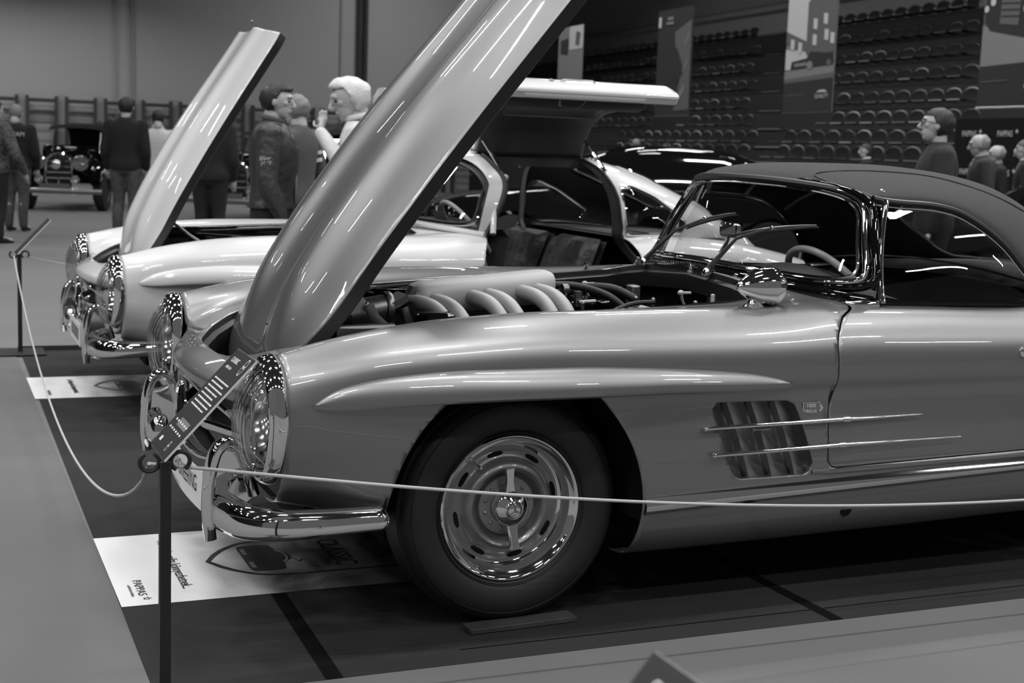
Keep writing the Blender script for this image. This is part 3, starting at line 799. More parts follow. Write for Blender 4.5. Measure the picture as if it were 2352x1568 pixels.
def seat(parent, x, y, w=.5, back=.78, m='leather', name='seat'):
    s = empty(name, parent=parent); s.location = (x, y, .30)
    def cushion(P0, P1, th, ribs):
        P = []
        for i in range(33):
            t = i / 32; yy = lerp(-w / 2, w / 2, t); row = []
            for k in range(13):
                u = k / 12; q = P0.lerp(P1, u); e = (1 - abs(2 * t - 1) ** 6) ** .5 * (1 - abs(2 * u - 1) ** 6) ** .5
                b = th * e * (1 + .12 * abs(math.sin(t * PI * ribs))); n = Vector((-(P1 - P0).z, 0, (P1 - P0).x)).normalized()
                row.append(Vector((q.x, yy, q.z)) + n * b)
            P.append(row)
        g = MB().grid(P); n = Vector((-(P1 - P0).z, 0, (P1 - P0).x)).normalized()
        g.grid([[Vector((P0.lerp(P1, k / 12).x, lerp(-w / 2, w / 2, i / 8), P0.lerp(P1, k / 12).z)) - n * .04 for k in range(13)] for i in range(9)]); return g
    cushion(Vector((-.25, 0, .08)), Vector((.22, 0, .02)), .09, 7).build('cushion', m, s)
    cushion(Vector((.22, 0, .10)), Vector((.38, 0, back - .30)), .09, 7).build('backrest', m, s)
    return s
def steering_wheel(parent, c, tilt=-52, r=.205, m='ivory'):
    s = empty('steering_wheel', parent=parent); s.location = c; s.rotation_euler = (0, -math.radians(tilt), 0)
    MB().tube([(r * math.cos(2*PI*k/48), r * math.sin(2*PI*k/48), 0) for k in range(48)], .0125, 10, closed=True).build('wheel_rim', m, s)
    MB().tube([(0, -r, 0), (0, -.07, -.025), (0, .07, -.025), (0, r, 0)], .010, 8, flat=.5).tube([(0, 0, -.03), (0, 0, -.35)], .022, 10).build('spoke', m, s)
    MB().lathe([(0,.01),(.025,.008),(.045,-.005),(.05,-.03),(.03,-.04)], 24).build('horn_pad', m, s)
    return s
def interior(car):
    # dashboard cowl with its curved top, floor tub, seats, wheel, interior mirror
    P = []
    for y in np.linspace(-.66, .66, 41):
        h = .955 - .10 * y * y - .012; bulge = .045 * math.exp(-((y + .33) / .20) ** 2); x0 = 1.06 + .3 * y * y
        P.append([(x0 - .02, y, h - .03), (x0 + .03, y, h + bulge * .5 - .01), (x0 + .10, y, h + bulge), (x0 + .17, y, h + bulge - .01), (x0 + .20, y, h - .04), (x0 + .19, y, h - .15), (x0 + .12, y, h - .30)])
    MB().grid(P).build('dashboard', 'dash', car)
    t = MB(); t.grid([[(x, y, z) for y, z in ((-.69,.86),(-.70,.50),(-.66,.26),(.66,.26),(.70,.50),(.69,.86))] for x in (1.0, 2.25)])
    t.add([(2.25,-.69,.88),(2.25,.69,.88),(2.25,.66,.26),(2.25,-.66,.26)], [(0,1,2,3)]); t.add([(1.0,-.69,.84),(1.0,.69,.84),(1.0,.66,.26),(1.0,-.66,.26)], [(0,1,2,3)])
    t.build('cabin_tub', 'matte', car, smooth=False, fixn=False)
    P = [[(x, y, .905 + .05 * (1 - (y / .66) ** 2) * sstep(1.9, 2.1, x) ) for y in np.linspace(-.66, .66, 25)] for x in (1.98, 2.02, 2.1, 2.2, 2.45)]
    MB().grid(P).build('parcel_shelf', 'headliner', car)
    MB().tube([(1.99, y, .918 + .05 * (1 - (y / .66) ** 2)) for y in np.linspace(-.64, .64, 21)], .004, 6).build('shelf_trim', 'dull', car)
    for y in (-.34, .34): seat(car, 1.66, y, .5, .90)
    steering_wheel(car, (1.345, -.34, .862), r=.21)
    m = empty('interior_mirror', parent=car)
    MB().tube([(1.10, .0, .985), (1.125, 0, 1.03), (1.13, 0, 1.055)], [.012,.006,.006], 8, flat=.6).build('mirror_stalk', 'dull', m)
    MB().box((1.135, 0, 1.068), (.028, .125, .055)).build('mirror_case', 'chrome', m, bevel=.012)
    fr = MB()
    for u in (1.4, 3.2, 5.2): fr.tube([top_pt(u, lerp(-.97, .97, k / 20)) + Vector((0, 0, -.03)) for k in range(21)], .010, 6)
    fr.build('roof_bow', 'dull', car)

def engine(car):
    e = empty('engine', parent=car)
    a0, a1 = Vector((-.085, -.06, .853)), Vector((.425, -.06, .900)); d = a1 - a0
    P = []
    for i in range(33):
        t = i / 32; u = abs(2 * t - 1); k = (1 - u ** 16) ** .5 if u < 1 else .0; k = max(k, .05); c = a0 + d * t
        row = []
        for q in range(28):
            a = 2 * PI * q / 28; co, si = math.cos(a), math.sin(a)
            co = math.copysign(abs(co) ** .75, co); si = math.copysign(abs(si) ** .75, si)
            row.append((c.x, c.y + .070 * k * co, c.z - .018 + .056 * k * si))
        P.append(row)
    MB().grid(P, cv=True).build('intake_plenum', 'alloy', e)
    for k, x in enumerate((-.025, .03, .155, .21, .325, .38)):
        z = .822 + .045 * (x + .085) / .51
        p = spline([(x - .05, -.07, z + .002), (x - .04, -.13, z + .008), (x - .012, -.180, z - .002), (x + .012, -.215, z - .03), (x + .028, -.238, z - .08), (x + .032, -.245, z - .2)], 6)
        MB().tube(p, [.0235] * len(p), 16).build('intake_runner', 'alloy', e)
    # throttle housing and airbox ahead of the plenum
    th = MB().tube([(-.30,-.085,.79),(-.24,-.085,.80),(-.16,-.085,.812)], .045, 20).lathe([(.052,0),(.054,.006),(.054,.016),(.05,.022)], 20, o=(-.165,-.085,.812), ax='x')
    th.box((-.125,-.085,.838), (.055,.10,.022), Matrix.Rotation(math.radians(-30), 3, 'Y')).tube([(-.12,-.14,.82),(-.10,-.15,.76),(-.13,-.13,.72)], .018, 10)
    th.build('throttle_body', 'dull', e)
    MB().tube([(-.52,-.10,.72),(-.42,-.10,.755),(-.33,-.09,.785),(-.29,-.085,.79)], .056, 20).build('air_duct', 'black', e)
    MB().lathe([(.0,.018),(.05,.016),(.062,.010),(.064,0),(.064,-.06)], 28, o=(-.06,-.27,.805)).build('filter_canister', 'black_paint', e)
    MB().box((-.30, -.36, .775), (.20, .05, .03)).tube([(-.42,-.36,.785),(-.22,-.36,.79)], .012, 8).build('coolant_rail', 'dull', e)
    h = MB()
    h.tube(spline([(.43,-.05,.88),(.52,-.05,.875),(.60,-.12,.85),(.66,-.16,.80)], 5), .013, 10)
    h.tube(spline([(.5,.10,.83),(.60,.05,.86),(.68,.0,.86),(.74,-.05,.83)], 5), .016, 10)
    h.tube(spline([(-.30,.02,.80),(-.20,.06,.85),(0,.10,.87),(.25,.14,.875),(.5,.18,.87),(.6,.2,.82)], 5), .006, 8)
    h.tube(spline([(.48,-.30,.80),(.62,-.24,.835),(.72,-.22,.84)], 5), .008, 8)
    h.build('hose', 'rubber', e)
    c = MB(); c.box((.15, .10, .82), (.62, .14, .08)).box((.55, .05, .76), (.16, .3, .14)).box((.1,-.28,.70),(.6,.1,.12))
    c.build('cam_cover', 'black_paint', e, bevel=.01)
    for x, y, z in ((.455,-.10,.868),(.48,-.14,.852),(.70,-.13,.842),(.75,-.16,.84),(.47,-.2,.835),(.83,-.3,.845)):
        MB().ball((x, y, z), .0085, 10, 6).lathe([(.006,-.02),(.006,0)], 8, o=(x, y, z)).build('fitting', 'dull', e)
    f = MB(); f.lathe([(.018,0),(.018,.02),(.012,.024),(0,.024)], 12, o=(.445,-.09,.87), ax='x')
    f.build('end_fitting', 'dull', e); MB().box((.475,-.15,.845), (.02,.02,.05)).build('bracket', 'dull', e); MB().tube([(.47,-.17,.835),(.53,-.17,.838)], .007, 8).build('fuel_pipe', 'dull', e)
    for x, y in ((.64,.165),(.845,-.155)):       # hood catches
        k = empty('hood_catch', parent=car)
        MB().tube([(x + .035, y - .01, .795), (x + .02, y, .835), (x + .012, y, .858)], [.007,.007,.009], 8, flat=.5).ball((x + .012, y, .862), (.012, .010, .010), 10, 8).tube([(x + .012, y, .862), (x + .05, y, .862)], .005, 6).build('catch_lever', 'alloy', k)
    k = empty('fluid_reservoir', parent=car)
    MB().box((.79, .06, .83), (.035, .05, .075)).build('bottle', 'dull', k, bevel=.006); MB().box((.80, .06, .785), (.10, .10, .012)).build('tray', 'alloy', k)
    b = MB().box((.90, -.29, .835), (.012, .012, .075)).box((.915,-.33,.815), (.010,.012,.045)).box((.905,-.31,.797), (.04,.05,.006)); b.build('hinge_bracket', 'alloy', car, bevel=.003)
    d_ = empty('data_plate', parent=car)
    MB().box((.968, -.20, .822), (.002, .11, .048)).build('plate_field', 'dull', d_); MB().box((.966, -.20, .822), (.002, .10, .040)).build('plate_face', 'black', d_)
    for k_ in range(4): MB().box((.9645, -.20, .835 - .009 * k_), (.001, .07 - .01 * k_, .003)).build('plate_line', 'dull', d_)
    # hood hinge arm with its strap
    hs = empty('hood_stay', parent=car)
    MB().add([(-.40,-.30,.905),(-.30,-.30,.875),(-.27,-.30,.835),(-.36,-.30,.815),(-.46,-.30,.80)], [(0,1,2,3,4)]).build('stay_plate', 'alloy', hs, solid=.006, smooth=False)
    MB().tube([(-.285,-.31,.85),(-.265,-.315,.81),(-.225,-.32,.775),(-.20,-.325,.72)], .016, 6, flat=.22).build('stay_strap', 'dull', hs)
    MB().ball((-.29,-.312,.852), .008, 8, 6).build('stay_bolt', 'chrome', hs)
# ------------------------------------------------------------------ white coupe with its doors and hood raised
def Gc(a, b):
    y0, y1 = .70 * a, .565 * a
    p = Vector((.83 + .60 * y0 ** 2, y0, .955 - .10 * y0 ** 2)); q = Vector((1.085 + .55 * y1 ** 2, y1, 1.278 - .25 * y1 ** 2))
    r = p.lerp(q, b); r.x -= .02 * math.sin(PI * b); return r
_gc = interp([1.0,1.12,1.25,1.6,1.94,2.23,2.53,2.70,2.90,3.10], [1.272,1.290,1.308,1.316,1.297,1.225,1.105,1.02,.93,.79])
_gw = interp([1.0,1.25,2.0,2.5,2.9,3.10], [.70,.712,.70,.60,.46,.36])
_gb = interp([1.0,2.1,2.6,3.10], [.872,.872,.84,.70])
def green_pt(x, t, k=1., inset=0.):
    """coupe roof: t = 0 at the near belt, 1 at the far belt"""
    th = PI * t; n = 2.9; c, s = math.cos(th), math.sin(th); w = _gw(x) - inset; zb, zc = _gb(x), _gc(x) - inset
    y = -w * math.copysign(abs(c) ** (2 / n), c); return Vector((x, y, zb + max(zc - zb, .005) * abs(s) ** (2 / n)))
GDOOR = [(1.262,1.5),(1.262,1.24),(1.285,1.155),(1.24,1.04),(1.17,.905),(1.118,.81),(1.10,.73),(1.10,.60),(2.03,.60),(2.015,.72),(1.985,.82),(1.95,.89),(1.935,1.10),(1.905,1.217),(1.885,1.5)]
GQ = round_poly([(1.963,1.140),(2.03,1.150),(2.17,1.095),(2.385,.965),(2.34,.900),(1.975,.893)], .03)
CH = [(x if x < .2 else .2 + (x - .2) * .86, y) for x, y in HOOD_HALF]
def coupe():
    car = empty('gullwing_coupe', (0, 3.87, .0045), label='white coupe with both roof-hinged doors open and hood raised, beyond the silver convertible', cat='car')
    ck = [(.86,0),(.90,.3),(1.03,.55),(1.12,.64),(1.3,.69),(2.0,.69),(2.3,.62),(2.6,.5),(2.9,.36),(2.95,0)]
    gd = poly_sdf(GDOOR); gq = poly_sdf(GQ)
    body, _ = shell(ck, door=False, extra=lambda p: gd(p[0], p[2]) if p[1] > .3 else 9, hoodp=CH)
    body.mirror().build('body', 'white', car, solid=.004)
    for s in (-1, 1):
        e = eyebrow(); (e if s > 0 else e.mirrored()).build('wheel_arch_blister', 'white', car)
        e2 = eyebrow(2.40); (e2 if s > 0 else e2.mirrored()).build('wheel_arch_blister', 'white', car)
    side_trim(car, 'white')
    car_front(car, 'white', hoodp=CH); open_hood(car, 'white', 55.45, (-.5432, 0, .5621), .858, 1.)
    xs = list(np.arange(1.0, 3.11, .02)); ts = np.linspace(0, 1, 73)
    def front(p):
        a = max(-1, min(1, p[1] / .64)); b = (p[2] - .955 + .08 * p[1] ** 2) / .325
        g = Gc(a, b); return p[0] - g.x
    rw = poly_sdf(round_poly([(2.12,-.40),(2.12,.40),(2.72,.36),(2.72,-.36)], .10))
    def cut(m, k=0.):
        m = m.clip(front).clip(lambda p: max(gd(p[0], p[2]), .215 - abs(p[1])) - k)
        m = m.clip(lambda p: gq(p[0], p[2]) - k if abs(p[1]) > .38 and p[2] < 1.17 else 9)
        return m.clip(lambda p: rw(p[0], p[1]) if p[2] > .95 and abs(p[1]) < .46 else 9)
    cut(MB().grid([[green_pt(x, t) for t in ts] for x in xs])).build('roof', 'white', car)
    cut(MB().grid([[green_pt(x, t, inset=.022) for t in ts] for x in xs])).build('headliner', 'headliner', car)
    cw = [(x, y, (top_z(x, y) if x < 1.3 else .9) + .0) for x, y in ()]
    # inner shell, bulkhead, floor
    t = MB(); t.grid([[(x, y, z) for y, z in ((-.70,.60),(-.66,.24),(.66,.24),(.70,.60))] for x in (.95, 2.35)])
    t.add([(2.35,-.69,.88),(2.35,.69,.88),(2.35,.66,.24),(2.35,-.66,.24)], [(0,1,2,3)]); t.add([(.99,-.69,.86),(.99,.69,.86),(.99,.66,.24),(.99,-.66,.24)], [(0,1,2,3)])
    t.grid([[(2.02, s * .70, .88), (2.02, s * .70, .24)] for s in (1,)]) if 0 else None
    for s in (-1, 1):
        t.grid([[(x, s * .70, z) for z in (.24, .86)] for x in (2.03, 2.35)]); t.grid([[(x, s * .70, z) for z in (.24, .86)] for x in (.95, 1.1)])
    t.build('cabin_tub', 'matte', car, smooth=False, fixn=False)
    MB().grid([[(x, y, .875 + .0 * y) for y in np.linspace(-.62, .62, 9)] for x in (1.99, 2.1, 2.4, 2.7)]).build('parcel_shelf', 'headliner', car)
    MB().tube([(1.99, y, .885) for y in np.linspace(-.60, .60, 9)], .004, 6).build('shelf_trim', 'dull', car)
    P = []
    for y in np.linspace(-.62, .62, 33):
        x0 = .86 + .60 * y * y; h = .93 - .06 * y * y; b = .03 * math.exp(-((y + .33) / .2) ** 2)
        P.append([(x0, y, h - .02), (x0 + .10, y, h + b), (x0 + .20, y, h + b), (x0 + .24, y, h - .04), (x0 + .2, y, h - .25)])
    MB().grid(P).build('dashboard', 'headliner', car)
    # screen
    ws = empty('windscreen', parent=car)
    MB().grid([[Gc(lerp(-.985, .985, i / 32), lerp(.02, .985, k / 10)) for k in range(11)] for i in range(33)]).build('glass', 'glass', ws)
    pts = [Gc(a, b) for a, b in loop(1., 1.)]
    MB().tube([p + Vector((-.008, 0, .003)) for p in pts], .011, 8, closed=True).build('frame', 'chrome', ws)
    MB().tube([Gc(a, b) for a, b in loop(.972, .945)], .007, 8, closed=True).build('frame_seal', 'rubber', ws)
    MB().tube([Gc(lerp(-1.04, 1.04, k / 30), -.055) for k in range(31)], .016, 8).build('scuttle', 'white', ws)
    for s in (-1, 1):
        MB().tube([Gc(s * 1.07, b) + Vector((.02, 0, -.006)) for b in (.0, .1, .3, .5, .7, .9, 1.02)], [.016,.016,.015,.014,.014,.015,.016], 10).build('pillar', 'white', ws)
        sill = [(x, s * (_gw(x) if z > .87 else side_y(x, z)) * .995, z) for x, z in []]
        seal = []
        for x, z in [(1.262,1.285),(1.264,1.24),(1.285,1.155),(1.24,1.04),(1.17,.905),(1.118,.81),(1.10,.73),(1.10,.62)]:
            n = 2.9; zc, zb = _gc(x), _gb(x); f = min(max((z - zb) / (zc - zb), 0), .999)
            y = _gw(x) * (1 - f ** n) ** (1 / n) if z > zb else side_y(x, z) if z < .8 else .73
            seal.append((x + .006, s * (y - .006), z))
        MB().tube(spline(seal, 5), .017, 8).build('door_seal', 'rubber', car)
        seal = []
        for x, z in [(1.885,1.285),(1.905,1.217),(1.935,1.10),(1.948,.95),(1.95,.89),(1.985,.82),(2.015,.72),(2.03,.62)]:
            n = 2.9; zc, zb = _gc(x), _gb(x); f = min(max((z - zb) / (zc - zb), 0), .999)
            y = _gw(x) * (1 - f ** n) ** (1 / n) if z > zb else side_y(x, z) if z < .8 else .73
            seal.append((x, s * (y - .006), z))
        q = spline(seal, 5)
        MB().tube(q, .010, 8).build('door_seal', 'rubber', car)
        MB().grid([[Vector(p) + Vector((-.006, 0, 0)), Vector(p) + Vector((-.012, -s * .09, 0))] for p in q]).build('door_jamb', 'dull', car)
        MB().tube([(x, s * .215, _gc(x) + .004 - .0) for x in np.arange(1.26, 1.90, .04)], .007, 8).build('roof_gutter', 'chrome', car)
        MB().box((1.575, s * .245, 1.262), (.62, .03, .05)).build('roof_rail', 'headliner', car)
        w = empty('quarter_window', parent=car); qp = []
        def gy(x, z):
            n = 2.9; zc, zb = _gc(x), _gb(x); f = min(max((z - zb) / (zc - zb), 0), .999); return _gw(x) * (1 - f ** n) ** (1 / n)
        rim = [(x, s * (gy(x, z) + .003), z) for x, z in GQ]
        MB().tube(rim, .0085, 8, closed=True).build('window_frame', 'chrome', w)
        c = sum((Vector(p) for p in rim), Vector()) / len(rim); g = MB(); n_ = len(rim)
        g.add([c] + rim, [(0, i + 1, (i + 1) % n_ + 1) for i in range(n_)]); g.build('pane', 'glass', w)
        gull_door(car, s)
    rim = []
    for x, y in round_poly([(2.12,-.40),(2.12,.40),(2.72,.36),(2.72,-.36)], .10):
        n = 2.9; z = _gb(x) + (_gc(x) - _gb(x)) * (1 - (abs(y) / _gw(x)) ** n) ** (1 / n); rim.append(Vector((x, y, z + .004)))
    r = empty('rear_window', parent=car); MB().tube(rim, .010, 8, closed=True).build('window_frame', 'chrome', r)
    P = []
    for x in np.linspace(2.13, 2.71, 9): P.append([(x, y, _gb(x) + (_gc(x) - _gb(x)) * (1 - (abs(y) / _gw(x)) ** 2.9) ** (1 / 2.9)) for y in np.linspace(-.39, .39, 11)])
    MB().grid(P).build('pane', 'glass', r)
    for y in (-.34, .34): seat(car, 1.50, y, .5, .86, 'leather_soft')
    steering_wheel(car, (1.19, -.36, .875))
    ns = empty('sun_strip_sign', parent=car)
    MB().box((1.03,-.40,.945), (.004, .17, .085), Matrix.Rotation(math.radians(-18), 3, 'Y')).build('card', 'dull', ns)
    text('5', .075, 'ink', ns, frame((1.024,-.435,.945), (0,-1,0), (.3,0,.95)), name='numeral')
    nb = empty('number_plate', parent=car); nb.location = (-.79, 0, .335)
    MB().box((0, 0, 0), (.004, .50, .11)).build('plate', 'paper', nb); MB().box((-.003, 0, 0), (.002, .34, .06)).build('plate_field', 'grayink', nb)
    b = MB()
    for q in range(3): b.tube([(-.30 + .18 * q, -.40, .86), (-.16 + .18 * q, -.38, .868)], .02, 8)
    MB().box((.20, 0, .80), (.75, .5, .06)).tube([(-.35,.20,.82),(.5,.16,.86)], .03, 10).build('engine_cover', 'black_paint', car)
    MB().tube([(-.33,-.16,.90),(-.26,-.20,.84),(-.20,-.22,.80)], .010, 8).build('hood_stay', 'dull', car)
    return car
def gull_door(car, s):
    d = empty('gull_door', parent=car); d.location = (0, s * .225, 1.315); ph = math.radians(68)
    d.rotation_euler = (-s * -ph if False else (ph if s > 0 else -ph), 0, 0)
    out = [(.225,1.318),(.34,1.305),(.46,1.265),(.555,1.19),(.62,1.09),(.665,.98),(.70,.885),(.745,.865),(.80,.82),(.838,.76),(.848,.69),(.842,.615),(.82,.60)]
    o = spline(out, 4)
    gd = poly_sdf([(x + (.004 if x < 1.5 else -.004), z) for x, z in GDOOR]); win = poly_sdf(round_poly([(1.335,1.19),(1.30,1.0),(1.245,.90),(1.895,.90),(1.87,1.19)], .03))
    def mk(ins):
        pts = []
        for i, (y, z) in enumerate(o):
            a, b = Vector(o[max(i - 1, 0)]), Vector(o[min(i + 1, len(o) - 1)]); t = (b - a).normalized(); n = Vector((t.y, -t.x)) * -1
            pts.append((y + n.x * -ins * -1 if False else y - abs(n.x) * ins, z - abs(n.y) * ins))
        return MB().grid([[(x, y, z) for y, z in pts] for x in np.arange(1.08, 2.06, .02)]).clip(lambda p: -gd(p[0], min(p[2], 1.4)))
    def fin(m):
        return m.map(lambda p: (p[0], s * (p[1] - .225), p[2] - 1.315))
    def hole(m): return m.clip(lambda p: win(p[0], p[2]) if .4 < p[1] < .73 and p[2] > .88 else 9)
    fin(hole(mk(0))).build('door_skin', 'white', d, solid=.004)
    fin(hole(mk(.05))).build('door_lining', 'headliner', d, solid=.004)
    # edge band between skin and lining
    A, B = mk(0), mk(.05)
    def edge(m):
        cnt = {}
        for q in m.f:
            for k in range(len(q)):
                e = tuple(sorted((q[k], q[(k + 1) % len(q)]))); cnt[e] = cnt.get(e, 0) + 1
        return {i for e, c in cnt.items() if c == 1 for i in e}
    for x_side in (0, 1):
        ea = sorted([A.v[i] for i in edge(A) if (A.v[i][0] > 1.5) == bool(x_side) and (abs(A.v[i][0] - 1.5) > .30)], key=lambda p: -p[2] if p[2] > .7 else -p[2])
        eb = sorted([B.v[i] for i in edge(B) if (B.v[i][0] > 1.5) == bool(x_side) and (abs(B.v[i][0] - 1.5) > .30)], key=lambda p: -p[2])
        n = 24; fa = lambda L, t: Vector(L[min(int(t * (len(L) - 1)), len(L) - 1)])
        if len(ea) > 3 and len(eb) > 3: fin(MB().grid([[fa(ea, k / n), fa(eb, k / n)] for k in range(n + 1)])).build('door_edge', 'white', d)
    fin(MB().grid([[(x, .842, .615), (x, .82, .60), (x, .79, .603), (x, .785, .64)] for x in (1.10, 1.5, 2.02)])).build('door_bottom', 'white', d)
    P = [[(x, y, z) for y, z in ((.535,1.195),(.60,1.09),(.645,.98),(.68,.895))] for x in np.linspace(1.26, 1.90, 9)]
    fin(MB().grid(P)).build('door_glass', 'glass', d)
    fin(MB().tube([(1.40,.845,.715),(1.43,.856,.715),(1.58,.856,.715),(1.60,.85,.715)], .006, 8, flat=.5).lathe([(.012,0),(.012,.006),(0,.006)], 14, o=(1.36,.846,.715), ax='y')).build('door_handle', 'dull', d)
    fin(MB().tube(spline([(1.40,.775,.66),(1.41,.74,.65),(1.50,.735,.65),(1.54,.775,.66)], 4), .006, 8)).build('pull_strap', 'dull', d)
    for x in (1.235, 1.845):
        q = MB().tube([(x, s * .42, 1.385), (x + .05, s * .585, 1.225)], .010, 8); q.build('door_strut', 'chrome', car)
M['leather_soft'] = mat('worn_leather', .07, .34, bump=(9, .6, .03), vary=(5, .04, .11))
# ------------------------------------------------------------------ the hall
M.update(
    floor=mat('pale_floor', .15, .75, vary=(.35, .13, .165)),
    wall=mat('grey_wall', .42, .85, vary=(.25, .40, .44)),
    wall2=mat('wall_joint', .28, .85),
    wallr=mat('stand_wall', .5, .8), ceil=mat('ceiling_dark', .10, .9),
    tier=mat('stand_step', .022, .75),
    seat_dark=mat('seat_shell', .016, .5), seat_a=mat('seat_glint_and_trim', .07, .30), seat_b=mat('seat_glint_and_frame', .50, .35), seat_c=mat('seat_glint_mid', .22, .3),  # lighter tones paint lamp glints on seat edges; also serve trim and barrier frames
    nose=mat('step_nosing', .12, .5), rod=mat('banner_rod', .6, .3, .6),
    carpet=mat('dark_carpet', .011, .95, vary=(1.6, .008, .015), bump=(700, .3, .003)),
    carpet2=mat('grey_carpet', .145, .95, vary=(1.1, .112, .130), bump=(700, .3, .003)),
    tape=mat('black_tape', .003, .9, spec=.1), ladder=mat('gym_wood', .33, .6), ladder_d=mat('gym_rail', .05, .6),
    print_a=mat('print_light', .55, .5), print_b=mat('print_mid', .22, .5), print_c=mat('print_dark', .03, .5), print_g=mat('print_grey', .12, .5),
)
def flat(name, m, pts, z=0., kind=None, parent=None, **k):
    mb = MB().add([(x, y, z) for x, y in pts], [tuple(range(len(pts)))]); o = mb.build(name, m, parent, smooth=False, **k)
    if kind: o['kind'] = kind
    return o
def thickslab(name, m, pts, z0, z1, parent=None): return MB().prism(pts, 'z', z0, z1).build(name, m, parent, smooth=False)

def poster_mat():
    """printed floor poster: white at its outer end, a cloudy grey photograph towards the car"""
    m = bpy.data.materials.new('poster_print'); m.use_nodes = True; nt = m.node_tree; b = nt.nodes['Principled BSDF']; b.inputs['Roughness'].default_value = .45
    tc = nt.nodes.new('ShaderNodeTexCoord'); sx = nt.nodes.new('ShaderNodeSeparateXYZ'); nt.links.new(tc.outputs['Object'], sx.inputs[0])
    n = nt.nodes.new('ShaderNodeTexNoise'); n.inputs['Scale'].default_value = 4.5; n.inputs['Detail'].default_value = 7; n.inputs['Distortion'].default_value = .6
    nt.links.new(tc.outputs['Object'], n.inputs['Vector'])
    mr = nt.nodes.new('ShaderNodeMapRange'); mr.inputs['From Min'].default_value = .20; mr.inputs['From Max'].default_value = .52; mr.interpolation_type = 'SMOOTHSTEP'
    nt.links.new(sx.outputs['X'], mr.inputs['Value'])
    cr = nt.nodes.new('ShaderNodeMapRange'); cr.inputs['From Min'].default_value = .35; cr.inputs['From Max'].default_value = .72; cr.inputs['To Min'].default_value = .05; cr.inputs['To Max'].default_value = .42
    nt.links.new(n.outputs['Fac'], cr.inputs['Value'])
    mx = nt.nodes.new('ShaderNodeMix'); mx.data_type = 'FLOAT'; nt.links.new(mr.outputs[0], mx.inputs['Factor']); mx.inputs['A'].default_value = .80
    nt.links.new(cr.outputs[0], mx.inputs['B'])
    cx = nt.nodes.new('ShaderNodeCombineXYZ')
    for k in range(3): nt.links.new(mx.outputs['Result'], cx.inputs[k])
    nt.links.new(cx.outputs[0], b.inputs['Base Color']); return m
def floor_poster(y0, y1, x1, label, big):
    P = empty('floor_poster', (-.995, y0, .006), label=label, cat='poster'); L = x1 + .995; W = y1 - y0
    m = M.setdefault('poster', poster_mat())
    MB().box((L / 2, W / 2, -.0005), (L, W, .001)).build('sheet', m, P, smooth=False)
    z = .0008
    def T(s, size, x, y, mm='ink', xs=1., al='CENTER', sh=0.): text(s, size, mm, P, frame((x, y, z), (0, -1, 0), (1, 0, 0)), align=al, xs=xs, shear=sh, name='print_text')
    if big:
        T('PAPPAS', .036, .070, .158, xs=1.25); T('A KIVÉTELES MÁRKA', .011, .042, .135, 'grayink', xs=1.1)
        st = []
        for k in range(10):
            a = PI / 2 + 2 * PI * k / 10; r = .015 if k % 2 == 0 else .007; st.append((.078 + r * math.sin(a), .055 + r * math.cos(a)))
        n = len(st); q = [(.078 + (x - .078) * .55, .055 + (y - .055) * .55) for x, y in st]
        MB().add([(x, y, z) for x, y in st] + [(x, y, z) for x, y in q], [(i, (i + 1) % n, n + (i + 1) % n, n + i) for i in range(n)]).build('star_mark', 'ink', P, smooth=False)
        T('Az élmény néha könnyezhetnek...', .048, .205, .37, xs=.80, sh=.12)
    else:
        T('PAPPAS', .036, .075, .158, xs=1.25); T('Az élmény néha könnyezhetnek...', .044, .215, .33, xs=.74, sh=.12)
    # pointed badge outline with an open-top car drawing
    cx0 = .30 if big else .315
    def cp(t): return cx0 + t
    half = interp([0,.03,.08,.15,.25,.9], [0,.068,.135,.185,.20,.20]); pts = [(cp(t), W / 2 + half(t)) for t in np.linspace(0, .9, 30)]
    out = [(x, y) for x, y in pts] ; ring = MB(); wdt = .010
    for sgn in (1, -1):
        A = [(x, W / 2 + sgn * (y - W / 2)) for x, y in out]; B = [(x + wdt * 1.6 * (1 - i / 29) + .001, W / 2 + sgn * max(y - W / 2 - wdt, 0)) for i, (x, y) in enumerate(out)]
        ring.grid([[(a[0], a[1], z), (b[0], b[1], z)] for a, b in zip(A, B)])
    ring.build('badge_outline', 'ink', P, smooth=False)
    sx = lambda x: .12 + (x - .155) * .62; body = [(sx(a), b * 1.2) for a, b in [(.155,-.10),(.17,-.115),(.27,-.118),(.33,-.11),(.345,-.06),(.39,-.03),(.40,.0),(.39,.03),(.345,.06),(.33,.11),(.27,.118),(.17,.115),(.155,.10)]]
    flat('car_drawing', 'print_c', [(cp(a), W / 2 + b) for a, b in body], z, parent=P)
    flat('drawing_highlight', 'print_b', [(cp(a), W / 2 + b) for a, b in [(.128,-.10),(.142,-.105),(.142,-.04),(.128,-.04)]], z + .0006, parent=P)
    flat('drawing_highlight', 'print_b', [(cp(a), W / 2 + b) for a, b in [(.128,.04),(.142,.04),(.142,.105),(.128,.10)]], z + .0006, parent=P)
    MB().grid([[(cp(.235 + .025 * math.sin(t) * k), W / 2 + .07 * math.cos(t) * k, z + .0006) for k in (.75, 1)] for t in np.linspace(0, PI, 12)]).build('drawing_arc', 'print_b', P, smooth=False)
    sm = spline([(cp(.27), W / 2 - .02), (cp(.285), W / 2 - .07), (cp(.30), W / 2 - .05), (cp(.31), W / 2 - .12), (cp(.33), W / 2 - .15)], 5)
    MB().grid([[(x, y - .006, z), (x, y + .006, z)] for x, y in sm]).build('drawing_trail', 'print_c', P, smooth=False)
    T('CLASSIC', .10, cp(.42), W / 2, 'print_c', xs=.78); T('car', .05, cp(.52), W / 2 + .05, 'print_b')
    return P

